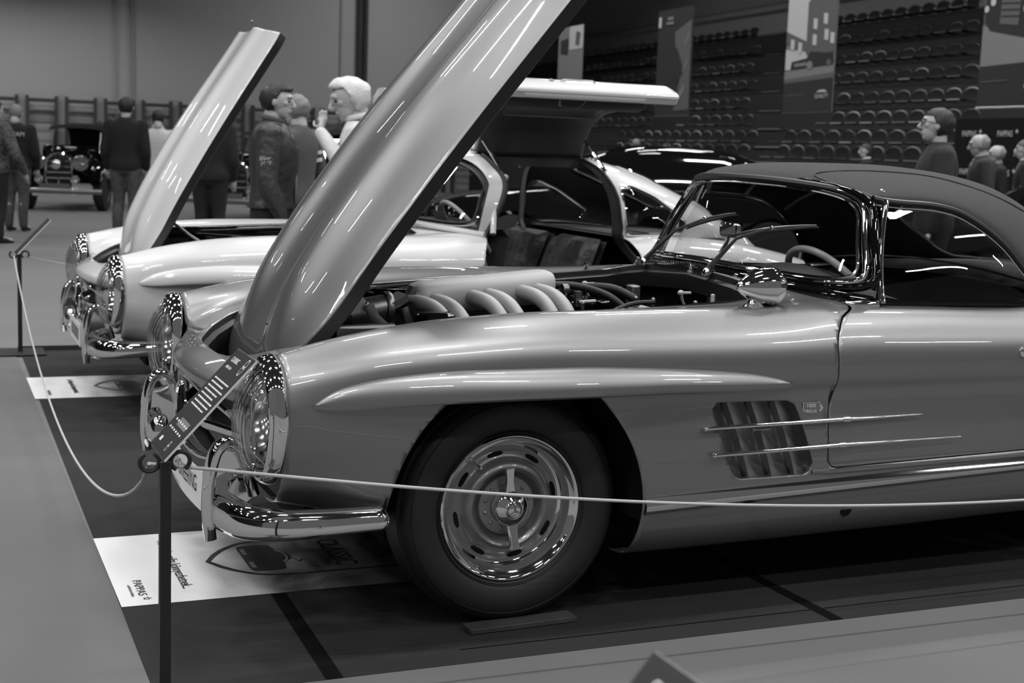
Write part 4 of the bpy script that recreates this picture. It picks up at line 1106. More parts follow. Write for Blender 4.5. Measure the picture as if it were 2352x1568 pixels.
def wire_post(x, y, h, label, sign_dir=1, base=True, grp='black rope posts'):
    p = empty('rope_post', (x, y, .0045), label=label, cat='post', group=grp)
    MB().box((0, 0, h / 2), (.025, .025, h)).build('pole', 'post', p, bevel=.002)
    MB().box((0, 0, .006), (.28, .28, .012)).build('base_plate', 'post', p, bevel=.003)
    for s in (-1, 1):
        c = Vector((s * .034, 0, h - .002)); MB().tube([c + Vector((.021 * math.cos(a), 0, .021 * math.sin(a))) for a in np.linspace(-PI * .35 if s > 0 else PI * .65 - 2 * PI, (2 * PI - PI * .35) * .82 if s > 0 else PI * .35, 20)], .0052, 8).build('rope_hook', 'post', p)
    return p
def info_sign(o, label, ang=47, L=.30, W=.195, rz=0., content=True, t=.005):
    """tilted information panel; its face looks up and away from the cars"""
    s = empty('info_sign', o, rz, label=label, cat='sign')
    R = Matrix.Rotation(-math.radians(ang), 4, 'Y')
    def put(mb, n, m): return mb.map(lambda p: R @ Vector(p)).build(n, m, s, smooth=False)
    put(MB().box((L / 2, W / 2, 0), (L, W, t)), 'panel', 'paper')
    put(MB().box((L / 2, W / 2, t / 2 + .0006), (L - .001, W - .001, .001)), 'panel_face', 'board')
    if content:
        z = t / 2 + .0014
        def T(st, size, u, v, m='paper', xs=1., al='LEFT'):      # u along the tilt, v from the near edge
            return text(st, size, m, s, R @ frame((u, v, z), (0, -1, 0), (1, 0, 0)), align=al, xs=xs, name='panel_text')
        rows = [('CLASSIC', .020, L - .028, .10), ('CLASSIC CAR', .010, L - .050, .085)]
        for st, sz, u, v in rows: T(st, sz, u, W - .03, xs=.9)
        MB_ = MB()
        for k in range(8):
            u = L - .085 - k * .0115; random.seed(k)
            w = .12 + .03 * random.random()
            v = W - .025
            while v > W - .025 - w:
                q = .006 + .014 * random.random(); MB_.box((u, v - q / 2, z), (.004, q, .0006)); v -= q + .004
        put(MB_, 'body_text', 'paper')
        put(MB().box((.085, .085, z - .0004), (.022, .10, .0006)), 'table_band', 'grayink')
        MB_ = MB()
        for k in range(6):
            for j in range(2): MB_.box((.062 + j * .022, W - .035 - k * .024, z + .0004), (.005, .012, .0006))
        put(MB_, 'table_text', 'paper')
        put(MB().box((.028, .15, z), (.012, .018, .0006)), 'logo_block', 'paper')
        for (u, v, r) in ((L - .03, .035, .016), (.028, .055, .009)):
            P = MB().grid([[(u + r * 1.5 * math.cos(a) * k, v + r * .8 * math.sin(a) * k, z) for k in (.86, 1)] for a in np.linspace(0, 2 * PI, 25)]); put(P, 'oval_mark', 'paper')
            T('MAC', r * .75, u, v, al='CENTER')
    return s
def rope(pts, label, r=.0042):
    o = MB().tube(pts, r, 8).build('rope', 'rope'); tag(o, label, 'rope'); return o
def catenary(a, b, sag, n=40, low=.5):
    a, b = Vector(a), Vector(b); out = []
    for i in range(n + 1):
        t = i / n; p = a.lerp(b, t); f = t ** (math.log(.5) / math.log(low)); p.z -= sag * 4 * f * (1 - f); out.append(p)
    return out

def banner(k, s0, s1, L, z0, z1, label, art):
    b = empty('hanging_banner', label=label, cat='banner', group=None)
    U = Vector((math.sin(TA), math.cos(TA), 0)); N = Vector((math.cos(TA), -math.sin(TA), 0)); o = CAM_P.copy(); o.z = 0
    # v across: 0 = left edge (far), 1 = right edge (near)
    def p(u, w, d=0.): return o + U * lerp(s0, s1, u) + N * (L - d) + Vector((0, 0, lerp(z0, z1, w)))
    def q(name, m, poly, d=.004):
        n = len(poly); return MB().add([p(u, w, d) for u, w in poly], [tuple(range(n))]).build(name, m, b, smooth=False)
    MB().add([p(0,0), p(1,0), p(1,1), p(0,1), p(0,0,-.01), p(1,0,-.01), p(1,1,-.01), p(0,1,-.01)], [(0,1,2,3),(7,6,5,4),(0,4,5,1),(1,5,6,2),(2,6,7,3),(3,7,4,0)]).build('cloth', art['base'], b, smooth=False)
    MB().tube([p(-.01,0), p(1.01,0)], .016, 8).build('bottom_rod', art.get('rod', 'print_c'), b)
    for name, m, poly, d in art['shapes']: q(name, m, poly, d)
    for st, size, u, w, m in art.get('text', []):
        text(st, size, m, b, frame(p(u, w, .02), -U, (0, 0, 1)), name='banner_text')
    return b
TA = math.radians(2.6)
def circ(u, w, ru, rw, n=14, a0=0, a1=2 * PI): return [(u + ru * math.cos(a0 + (a1 - a0) * k / n), w + rw * math.sin(a0 + (a1 - a0) * k / n)) for k in range(n if a1 - a0 > 6.2 else n + 1)]
def stand():
    U = Vector((math.sin(TA), math.cos(TA), 0)); N = Vector((math.cos(TA), -math.sin(TA), 0)); o = CAM_P.copy(); o.z = 0
    def W(s, L, z): return o + U * s + N * L + Vector((0, 0, z))
    yaw = .40207
    def s_of(px, L): return L / math.tan(yaw + math.atan((px - 1176) / 3186.73) - TA)
    hk = [.345,.66,1.06,1.50,2.0,2.52,3.08,3.70]; Lk = [14.6 + .75 * k for k in range(8)]
    # stepped tiers
    P = []; prof = [(13.9, 0), (13.9, .9)]
    for k in range(8):
        z = 1.316 + hk[k] - .36
        prof += [(Lk[k] - .42, z - (.0)), (Lk[k] + .33, z)] if k else [(Lk[0] - .7, z), (Lk[0] + .33, z)]
    zt = 1.316 + hk[-1] - .36
    st = MB(); prev = (13.9, 0.)
    prof2 = [(13.9, 0), (13.9, .95)]
    for k in range(8):
        z = 1.316 + hk[k] - .38; prof2 += [(Lk[k] - .40, z), (Lk[k] + .35, z)]
    prof2 += [(20.6, zt), (20.6, zt + .25)]
    st.grid([[W(s, L, z) for L, z in prof2] for s in (-5, 75)])
    o_ = st.build('stand_tiers', 'tier', smooth=False, fixn=False); tag(o_, kind='structure'); o_.name = 'trim_1'
    o_ = MB().add([W(-5, 20.6, zt + .2), W(75, 20.6, zt + .2), W(75, 20.6, 12), W(-5, 20.6, 12)], [(0,1,2,3)]).build('wall_right', 'wallr', smooth=False); tag(o_, kind='structure')
    r = MB().tube([W(10, 20.2, zt + 1.0), W(75, 20.2, zt + 1.0)], .05, 8).build('handrail', 'ladder'); tag(r, 'pale horizontal handrail running above the top row of seats', 'railing')
    # aisles with pale step edges
    n = 0
    seat_m = {}
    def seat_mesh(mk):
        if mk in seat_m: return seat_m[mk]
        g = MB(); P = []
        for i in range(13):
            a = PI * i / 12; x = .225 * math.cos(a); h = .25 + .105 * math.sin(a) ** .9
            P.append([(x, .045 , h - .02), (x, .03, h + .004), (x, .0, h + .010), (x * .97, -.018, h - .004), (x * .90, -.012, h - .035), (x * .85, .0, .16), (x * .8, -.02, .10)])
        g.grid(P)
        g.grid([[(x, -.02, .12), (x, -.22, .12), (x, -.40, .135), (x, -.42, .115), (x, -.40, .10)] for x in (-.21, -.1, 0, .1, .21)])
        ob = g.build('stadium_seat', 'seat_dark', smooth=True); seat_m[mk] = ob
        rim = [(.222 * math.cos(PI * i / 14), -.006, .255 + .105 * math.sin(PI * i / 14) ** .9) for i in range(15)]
        MB().tube([(-.19, -.425, .122), (.19, -.425, .122)], .009, 6).build('pan_edge_glint', mk, ob); e_ = MB().tube(rim, [.004 + .009 * math.sin(PI * i / 14) for i in range(15)], 6); e_.build('seat_edge_glint', mk, ob); return ob  # lighter strips paint lamp highlights onto the dark seat rims and pan fronts
    first = {}
    rows = ['bottom','second','third','fourth','fifth','sixth','seventh','top']
    aisles = [(1706, 1778), (1345, 1352)]
    ban = [(1258,1312),(1482,1560),(1772,1880),(2206,2400)]
    cnt = 0
    for k in range(8):
        L = Lk[k]; zc = 1.316 + hk[k]
        s0 = s_of(2362, L); s1 = s_of(1318 if k > 2 else 1335, L); s = s0 + (.13 * k) % .5
        while s < s1:
            px = 1176 + 3186.73 * math.tan(math.atan2(L, s) + TA - yaw)
            xt = 372 + .036 * (px - 1176) - 9
            skip = any(a < px < b for a, b in aisles) or (k > 1 and any(a < px < b for a, b in ban)) or (px > 2205 and k < 3) or (px > 2212) or (k < 2 and px < 1400)
            py = 350 + .036 * (px - 1176) - 3186.73 * hk[k] / (L * math.cos(yaw + TA * 0 - math.atan2(L, s)) / math.sin(math.atan2(L, s)) if False else (Vector((U * s + N * L)).dot(FWD)))
            if not skip and py > -12:
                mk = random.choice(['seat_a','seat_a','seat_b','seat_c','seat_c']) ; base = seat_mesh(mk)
                if mk not in first: c = base; first[mk] = c
                else: c = copy_tree(base)
                c.name = 'stadium_seat'; c.location = W(s, L, zc - .38); c.rotation_euler = (0, 0, -TA + PI / 2 + PI + random.uniform(-.03, .03)) if False else (0, 0, -TA - PI / 2)
                sec = 'left of the dark banner' if px < 1480 else 'left of the aisle' if px < 1706 else 'right of the aisle'
                ht = {'seat_a': 'black', 'seat_b': 'black pale-highlight-edged', 'seat_c': 'black grey-highlight-edged'}[mk]
                tag(c, '%s plastic stadium seat in the %s row, %s' % (ht, rows[k], sec), 'seat', 'stadium seats in the %s row' % rows[k]); cnt += 1
            s += .52
        # risers' bright nosings in the aisle
        a, b = s_of(1770 - 2 * k, L - .4), s_of(1712 + 2 * k, L - .4)
        nz = MB().box((0, 0, 0), (.02, .02, .02)); nz = MB(); p0, p1 = W(a, L - .41, zc - .375), W(b, L - .41, zc - .375)
        nz.tube([p0, p1], .018, 4); t_ = nz.build('step_nosing', 'nose', smooth=False); t_['kind'] = 'structure'; t_.name = 'trim_%d' % (10 + k)
        fr = MB().tube([W(s_of(2362, L - .4), L - .41, zc - .385), W(s_of(1310, L - .4), L - .41, zc - .385)], .007, 4).build('trim_%d' % (30 + k), 'seat_a', smooth=False); fr['kind'] = 'structure'
    for mk, ob in seat_m.items():
        if mk not in first: bpy.data.objects.remove(ob)
    print('SEATS', cnt)
    # barrier panels at the foot of the stand
    proto = None
    for i in range(9):
        L = 13.6; s = s_of(2010, L) + i * 1.07
        if proto is None:
            b = empty('barrier_panel'); proto = b
            MB().tube([(x, 0, z) for x, z in round_poly([(-.5,.15),(.5,.15),(.5,1.12),(-.5,1.12)], .10)], .022, 6, closed=True).build('panel_frame', 'seat_b', b)
            MB().box((0, 0, .63), (.97, .02, .94)).build('panel_infill', 'tier', b)
        else: b = copy_tree(proto)
        b.location = W(s, L, 0); b.rotation_euler = (0, 0, -TA + PI / 2)
        tag(b, 'black framed barrier panel standing at the foot of the seating stand', 'barrier', 'barrier panels below the stand')
    # hanging banners
    Lb = 13.3
    sh = []
    banner(0, s_of(1257, Lb), s_of(1312, Lb), Lb, 2.18, 4.43, 'narrow grey banner with a pale car drawing, leftmost beside the raised hood', dict(base='print_b', shapes=[
        ('print_shape', 'print_a', [(.45,.75),(1,.75),(1,1),(.45,1)], .006), ('print_shape', 'print_c', [(.1,.72),(.4,.70),(.42,.88),(.1,.86)], .008), ('print_shape', 'print_g', [(.7,.8),(.85,.78),(.9,.92),(.72,.94)], .010),
        ('print_car', 'print_a', circ(.3, .28, .24, .12), .006), ('print_car', 'print_c', circ(.36, .31, .15, .075), .009), ('print_shape', 'print_a', [(.05,.08),(.35,.10),(.3,.22),(.05,.2)], .009), ('print_shape', 'print_a', [(.6,.0),(1,.0),(1,.18),(.8,.22)], .009)]))
    banner(1, s_of(1480, Lb), s_of(1558, Lb), Lb, 2.18, 4.40, 'black banner showing a dark curved car close-up with small pale highlights', dict(base='print_c', shapes=[
        ('print_highlight', 'print_a', [(.02,.84),(.10,.84),(.10,.94),(.02,.94)], .012), ('print_shape', 'print_g', [(.50,.78),(.96,.88),(.98,.06),(.55,.05),(.72,.4),(.55,.55)], .006), ('print_shape', 'print_c', [(.35,.72),(.6,.62),(.8,.42),(.62,.30),(.45,.44)], .010),
        ('print_highlight', 'print_b', [(.80,.66),(.90,.76),(.92,.74),(.82,.64)], .012), ('print_highlight', 'print_b', [(.76,.42),(.88,.52),(.90,.50),(.78,.40)], .012), ('print_highlight', 'print_b', [(.58,.12),(.82,.30),(.84,.24),(.62,.08)], .012),
        ('print_shape', 'print_b', [(.28,.9),(.44,.9),(.44,.93),(.28,.93)], .012), ('print_shape', 'print_b', [(.25,.86),(.46,.86),(.46,.885),(.25,.885)], .012)]))
    v3 = [('print_sky', 'print_a', [(0,.62),(.42,.55),(.42,1),(0,1)], .006), ('print_sky', 'print_a', [(.42,.85),(.75,.95),(1,.9),(1,1),(.42,1)], .006), ('print_building', 'print_g', [(.42,.45),(1,.45),(1,.86),(.72,.90),(.42,.84)], .009),
          ('print_building', 'print_g', [(0,.55),(.42,.47),(.42,.55),(0,.64)], .010), ('print_road', 'print_b', [(0,.26),(1,.30),(1,.36),(0,.33)], .011), ('print_road', 'print_g', [(0,.235),(1,.26),(1,.30),(0,.265)], .0115),
          ('print_road', 'print_a', [(0,.34),(.45,.34),(.45,.47),(0,.50)], .007), ('print_footer', 'print_c', [(0,0),(1,0),(1,.26),(0,.235)], .012),
          ('print_car', 'print_c', [(.12,.335),(.98,.355),(.98,.44),(.52,.47),(.46,.42),(.14,.40)], .013), ('print_car', 'print_b', [(.20,.36),(.46,.365),(.46,.39),(.20,.385)], .015), ('print_wheel', 'print_b', circ(.52,.365,.06,.032), .016), ('print_wheel', 'print_g', circ(.90,.375,.045,.026), .016)]
    for i, (a, w) in enumerate(((.10,.50),(.26,.47),(.55,.52),(.78,.55),(.55,.64),(.75,.67),(.90,.52))): v3.append(('print_window', 'print_a', [(a,w),(a+.08,w-.01),(a+.08,w+.07),(a,w+.08)], .014))
    v3 += [('print_emblem', 'print_a', circ(.80, .155, .10, .018, 12, 0, PI), .016), ('print_line', 'print_g', [(.05,.135),(.42,.14),(.42,.146),(.05,.141)], .016)]
    banner(2, s_of(1770, Lb), s_of(1880, Lb), Lb, 2.18, 4.43, 'banner with a vintage car parked before a pale corner building', dict(base='print_b', shapes=v3, text=[('QUALITY', .10, .80, .125, 'print_a')]))
    v4 = [('print_car', 'print_c', [(.02,.54),(.10,.48),(.55,.42),(1,.40),(1,1),(.15,1),(.06,.80),(.02,.70)], .006), ('print_road', 'print_b', [(0,.26),(1,.28),(1,.42),(.55,.42),(0,.52)], .005), ('print_footer', 'print_c', [(0,0),(1,0),(1,.28),(0,.26)], .008),
          ('print_grille', 'print_g', [(.22,.52),(.46,.50),(.48,.74),(.24,.76)], .009), ('print_number', 'print_b', circ(.62,.80,.12,.05), .010), ('print_car', 'print_g', [(.12,.82),(.95,.86),(.95,.88),(.12,.845)], .010)]
    for w in (.56, .60, .64, .68, .72): v4.append(('print_slat', 'print_c', [(.235,w),(.465,w-.01),(.465,w),(.235,w+.01)], .011))
    for u, w, r in ((.04,.62,.03),(.12,.66,.035),(.04,.70,.025),(.56,.60,.045),(.68,.585,.045),(.66,.50,.045),(.85,.56,.04)): v4.append(('print_lamp', 'print_a', circ(u, w, r, r * .72), .012))
    v4 += [('print_emblem', 'print_a', circ(.74, .175, .10, .02, 12, 0, PI), .016), ('print_line', 'print_g', [(.04,.16),(.38,.165),(.38,.17),(.04,.165)], .016)]
    banner(3, s_of(2208, Lb), s_of(2208, Lb) - 1.62, Lb, 2.19, 4.43, 'banner with an old racing car seen from the front, at the far right', dict(base='print_g', shapes=v4, rod='rod', text=[('QUALITY', .11, .74, .125, 'print_a'), ('33', .16, .62, .80, 'print_c')]))
    # sponsor wall
    pw = empty('sponsor_wall', label='black backdrop wall printed with rows of small white names, behind the people at right', cat='backdrop'); Lp = 12.6
    s0, s1 = s_of(2163, Lp), s_of(2600, Lp)
    MB().add([W(s0, Lp, 0), W(s1, Lp, 0), W(s1, Lp, 2.0), W(s0, Lp, 2.0), W(s0, Lp + .05, 0), W(s1, Lp + .05, 0), W(s1, Lp + .05, 2.0), W(s0, Lp + .05, 2.0)], [(0,1,2,3),(7,6,5,4),(0,4,5,1),(1,5,6,2),(2,6,7,3),(3,7,4,0)]).build('wall_board', 'matte', pw, smooth=False)
    for r_ in range(6):
        for c_ in range(6):
            s = s0 - .32 - c_ * .73 + (.37 if r_ % 2 else 0); z = 1.79 - r_ * .26
            if s < s1 + .2 or s > s0 - .2: continue
            text('PAPPAS', .115, 'print_a', pw, frame(W(s, Lp - .01, z), -U, (0, 0, 1)), xs=.8, name='wall_lettering')
            st = []
            for k in range(10):
                a = PI / 2 + 2 * PI * k / 10; r0 = .035 if k % 2 == 0 else .015; st.append(W(s - .235 - r0 * math.cos(a), Lp - .012, z + .035 + r0 * math.sin(a)))
            MB().add(st, [tuple(range(10))]).build('wall_star', 'print_a', pw, smooth=False)

def hall():
    f = MB().add([(-45,-15,0),(60,-15,0),(60,75,0),(-45,75,0)], [(0,1,2,3)]).build('floor', 'floor', smooth=False); tag(f, kind='structure')
    # carpets as thin slabs
    o = thickslab('display_carpet', 'carpet', [(-1.0,-.255),(5.6,-.255),(5.6,5.62),(-.965,5.62)], .0005, .004); tag(o, 'dark grey carpet laid under the two open-hood cars', 'carpet')
    o = thickslab('aisle_carpet', 'carpet2', [(-12,-6),(9,-6),(9,-.256),(-1.001,-.256),(-1.001,5.62),(-12,5.62)], .0005, .0035); tag(o, 'light grey carpet covering the walkway around the display', 'carpet')
    o = thickslab('edge_strip', 'tape', [(-.97,5.44),(5.6,5.44),(5.6,5.64),(-.97,5.64)], .0042, .0055); tag(o, 'black strip along the far edge of the dark carpet', 'strip')
    for x0, y0, x1, y1, w in ((-.575,-.255,-.555,.44,.03),(.93,-.255,.90,1.2,.028)):
        o = thickslab('carpet_tape', 'tape', [(x0 - w / 2,y0),(x0 + w,y0),(x1 + w,y1),(x1 - w / 2,y1)], .0041, .0047)
        tag(o, 'black joint tape crossing the dark carpet %s' % ('left of the front wheel' if x0 < 0 else 'behind the front wheel'), 'tape')
    o = thickslab('carpet_seam', 'tape', [(-.2,-.155),(5.6,-.140),(5.6,-.147),(-.2,-.162)], .0041, .0045); tag(o, 'thin dark seam running along the near edge of the carpet', 'seam')
    floor_poster(.437, 1.158, .25, 'white and grey floor poster under the nose of the silver car', True)
    floor_poster(3.772, 4.425, .25, 'white and grey floor poster under the nose of the white coupe', False)
    o = MB().box((.03, -.028, .0125), (.33, .062, .015), Matrix.Rotation(math.radians(3), 3, 'Z')).build('wheel_board', 'wood', bevel=.002); tag(o, 'thin dark wooden board under the front tyre of the silver car', 'board')
    # posts, ropes, signs
    p1 = wire_post(-1.0, -.36, .60, 'black square rope post nearest the camera, in front of the silver bumper')
    p2 = wire_post(-.97, 5.35, .60, 'black square rope post at the far left corner of the carpet')
    info_sign((-1.005, -.385, .608), 'black text panel with white edge, tilted above the near rope post')
    info_sign((-.985, 5.27, .610), 'small black tilted panel above the far rope post', content=False, L=.28)
    rope(catenary((-1.035,-.36,.60), (-1.0,5.35,.59), .40, 50, .42), 'pale cord sagging between the two rope posts at left')
    rope(catenary((-1.035,-.355,.598), (4.2,-.40,.60), .245, 60, .52), 'pale cord crossing in front of the silver car')
    rope([Vector((-.94, 5.35, .59)), Vector((-.4, 5.16, .50)), Vector((.3, 4.98, .42)), Vector((1.5, 4.95, .40)), Vector((4, 5.0, .55))], 'dark thin cord running behind the white coupe', .003)
    d_ = (FWD + RIGHT * ((1508 - 1176) / 3186.73) - UP * ((1498 - 784) / 3186.73)); T_ = CAM_P + d_ * ((.84 - CAM_P.z) / d_.z)
    an = math.radians(50); O_ = T_ - Vector((math.cos(an), 0, math.sin(an))) * .30 - Vector((0, .195, 0))
    info_sign(tuple(O_), 'blurred black panel poking up at the bottom edge of the picture', ang=50)
    wire_post(O_.x, O_.y + .03, O_.z - .012, 'black rope post carrying the panel at the bottom edge of the picture')
    # far wall
    def wp(px, z, off=0.): 
        d = lerp(38.5, 42.5, px / 850.) - off; p = at(px, 784, d); h = CAM_P + (FWD + RIGHT * ((px - 1176) / 3186.73)) * d
        # slide along the picture's vertical until the height is z
        t = (h.z - z) / ((-UP).z * -1 * d) if False else 0
        k = (z - h.z) / (UP.z * d); q = CAM_P + (FWD + RIGHT * ((px - 1176) / 3186.73) + UP * k) * d; return q
    A, B = wp(0, 0), wp(850, 0); A.z = B.z = 0; D = (B - A).normalized(); Nn = Vector((D.y, -D.x, 0))
    if Nn.dot(CAM_P - A) < 0: Nn = -Nn
    def on(px): 
        d0 = (CAM_P + (FWD + RIGHT * ((px - 1176) / 3186.73)) * 1.0) - CAM_P; d0.z = 0
        # intersect in plan
        c = Vector((CAM_P.x, CAM_P.y, 0)); den = d0.x * D.y - d0.y * D.x; t = ((A.x - c.x) * D.y - (A.y - c.y) * D.x) / den; return c + d0 * t
    far0, far1 = A - D * 30, on(1120)
    o = MB().add([far0, far1, far1 + Vector((0,0,12)), far0 + Vector((0,0,12))], [(0,1,2,3)]).build('wall_far', 'wall', smooth=False); tag(o, kind='structure')
    for k, (px, w, m) in enumerate(((268, .05, 'ladder'), (305, .10, 'wall2'), (770, .07, 'ladder'))):
        c = on(px) + Nn * .04; o = MB().box((0, 0, 6), (w, .06, 12)).build('trim_%d' % (50 + k), m, smooth=False); o.location = c; o.rotation_euler = (0, 0, math.atan2(D.y, D.x)); o['kind'] = 'structure'
    for k, px in enumerate((808, 821)):
        c = on(px) + Nn * .25; o = MB().tube([(0, 0, 3.2), (0, 0, 12)], .06, 10).build('wall_pipe', 'ladder_d'); o.location = c
        tag(o, 'grey vertical pipe on the far wall, %s of the pair' % ('left' if k == 0 else 'right'), 'pipe', None)
    # climbing bars
    proto = None; ang = math.atan2(D.y, D.x); s0 = (on(-22) - A).dot(D)
    for i in range(15):
        pos = A + D * (s0 + i * 1.04) + Nn * .25
        if proto is None:
            b = empty('wall_bars'); proto = b
            for x in (0, .76): MB().box((x, 0, 1.2), (.085, .14, 2.4)).build('upright', 'ladder_d', b, smooth=False)
            MB().box((.90, .08, 1.2), (.22, .05, 2.5)).build('side_board', 'ladder', b, smooth=False)
            for z, r in ((2.28,.05),(2.13,.018),(2.02,.018),(1.80,.018),(1.55,.018),(1.40,.018),(1.18,.018),(.98,.018),(.78,.018),(.58,.018)):
                MB().tube([(0, 0, z), (.76, 0, z)], r, 6).build('rung', 'ladder_d' if r > .03 else 'wall2', b)
        else: b = copy_tree(proto)
        b.location = pos; b.rotation_euler = (0, 0, ang); tag(b, 'wooden gymnastics wall bars fixed along the foot of the far wall', 'wall bars', 'wall bars along the far wall')
    # left side wall and ceiling, seen only in reflections
    o = MB().add([(-45,-15,0),(-45,75,0),(-45,75,12),(-45,-15,12)], [(0,1,2,3)]).build('wall_left', 'wall', smooth=False); tag(o, kind='structure')
    o = MB().add([(-45,-15,12),(60,-15,12),(60,75,12),(-45,75,12)], [(0,1,2,3)]).build('ceiling', 'ceil', smooth=False); tag(o, kind='structure')
# ------------------------------------------------------------------ people
M.update(
    skin=mat('skin', .45, .5), skin_d=mat('skin_dark', .32, .5), hair_d=mat('hair_dark', .012, .55, bump=(90, .6, .01)), hair_m=mat('hair_brown', .07, .6, bump=(90, .6, .01)),
    hair_w=mat('hair_white', .70, .6, bump=(70, .7, .01)), hair_g=mat('hair_grey', .22, .6, bump=(90, .6, .01)),
    cloth_k=mat('black_wool', .010, .9), cloth_d=mat('dark_cloth', .022, .85, bump=(30, .3, .01)), cloth_m=mat('mid_cloth', .075, .85, bump=(30, .3, .01)), cloth_l=mat('pale_cloth', .30, .8, bump=(25, .35, .01)),
    cloth_w=mat('white_shirt', .62, .8, bump=(22, .5, .015)), jeans=mat('denim', .055, .85, vary=(12, .045, .085)), camo=mat('patterned_cloth', .05, .85, vary=(35, .006, .13)),
    satin=mat('bomber_cloth', .030, .5, bump=(16, .8, .02)), eye=mat('eye_dark', .01, .2), lensg=mat('spectacle', .01, .3),
)
def remesh(mb, voxel, smooth=2):
    """fuse overlapping closed pieces into one continuous skin and return it as a builder"""
    me = bpy.data.meshes.new('tmp'); me.from_pydata([tuple(map(float, p)) for p in mb.v], [], mb.f)
    bm = bmesh.new(); bm.from_mesh(me); bmesh.ops.remove_doubles(bm, verts=bm.verts, dist=1e-6); bmesh.ops.recalc_face_normals(bm, faces=bm.faces); bm.to_mesh(me); bm.free()
    o = bpy.data.objects.new('tmp', me); COL.objects.link(o)
    r = o.modifiers.new('r', 'REMESH'); r.mode = 'VOXEL'; r.voxel_size = voxel
    s = o.modifiers.new('s', 'SMOOTH'); s.factor = .5; s.iterations = smooth
    dg = bpy.context.evaluated_depsgraph_get(); ev = o.evaluated_get(dg); m2 = ev.to_mesh()
    out = MB(); out.v = [tuple(v.co) for v in m2.vertices]; out.f = [tuple(p.vertices) for p in m2.polygons]
    ev.to_mesh_clear(); bpy.data.objects.remove(o); bpy.data.meshes.remove(me); return out
def limb(mb, pts, radii, n=12, flat=1.):
    """closed tapered limb with rounded ends"""
    P = spline(pts, 5); rs = [r[0] for r in spline([(r,) for r in radii], 5)]
    d0 = (Vector(P[0]) - Vector(P[1])).normalized(); d1 = (Vector(P[-1]) - Vector(P[-2])).normalized()
    P = [Vector(P[0]) + d0 * rs[0] * .7, Vector(P[0]) + d0 * rs[0] * .4] + [Vector(p) for p in P] + [Vector(P[-1]) + d1 * rs[-1] * .4, Vector(P[-1]) + d1 * rs[-1] * .7]
    rs = [rs[0] * .4, rs[0] * .8] + rs + [rs[-1] * .8, rs[-1] * .4]
    return mb.tube(P, rs, n, flat=flat)
def stack(mb, secs, n=20):
    """closed body of elliptical sections (cx, cy, z, rx, ry)"""
    S = spline(secs, 5); rings = []
    for cx, cy, z, rx, ry in S:
        rings.append([(cx + rx * math.copysign(abs(math.cos(a)) ** .9, math.cos(a)), cy + ry * math.copysign(abs(math.sin(a)) ** .85, math.sin(a)), z) for a in [2 * PI * k / n for k in range(n)]])
    mb.grid(rings, cv=True); m = len(mb.v); mb.f.append(tuple(range(m - n, m))); mb.f.append(tuple(range(m - n * len(S) + n - 1, m - n * len(S) - 1, -1))); return mb

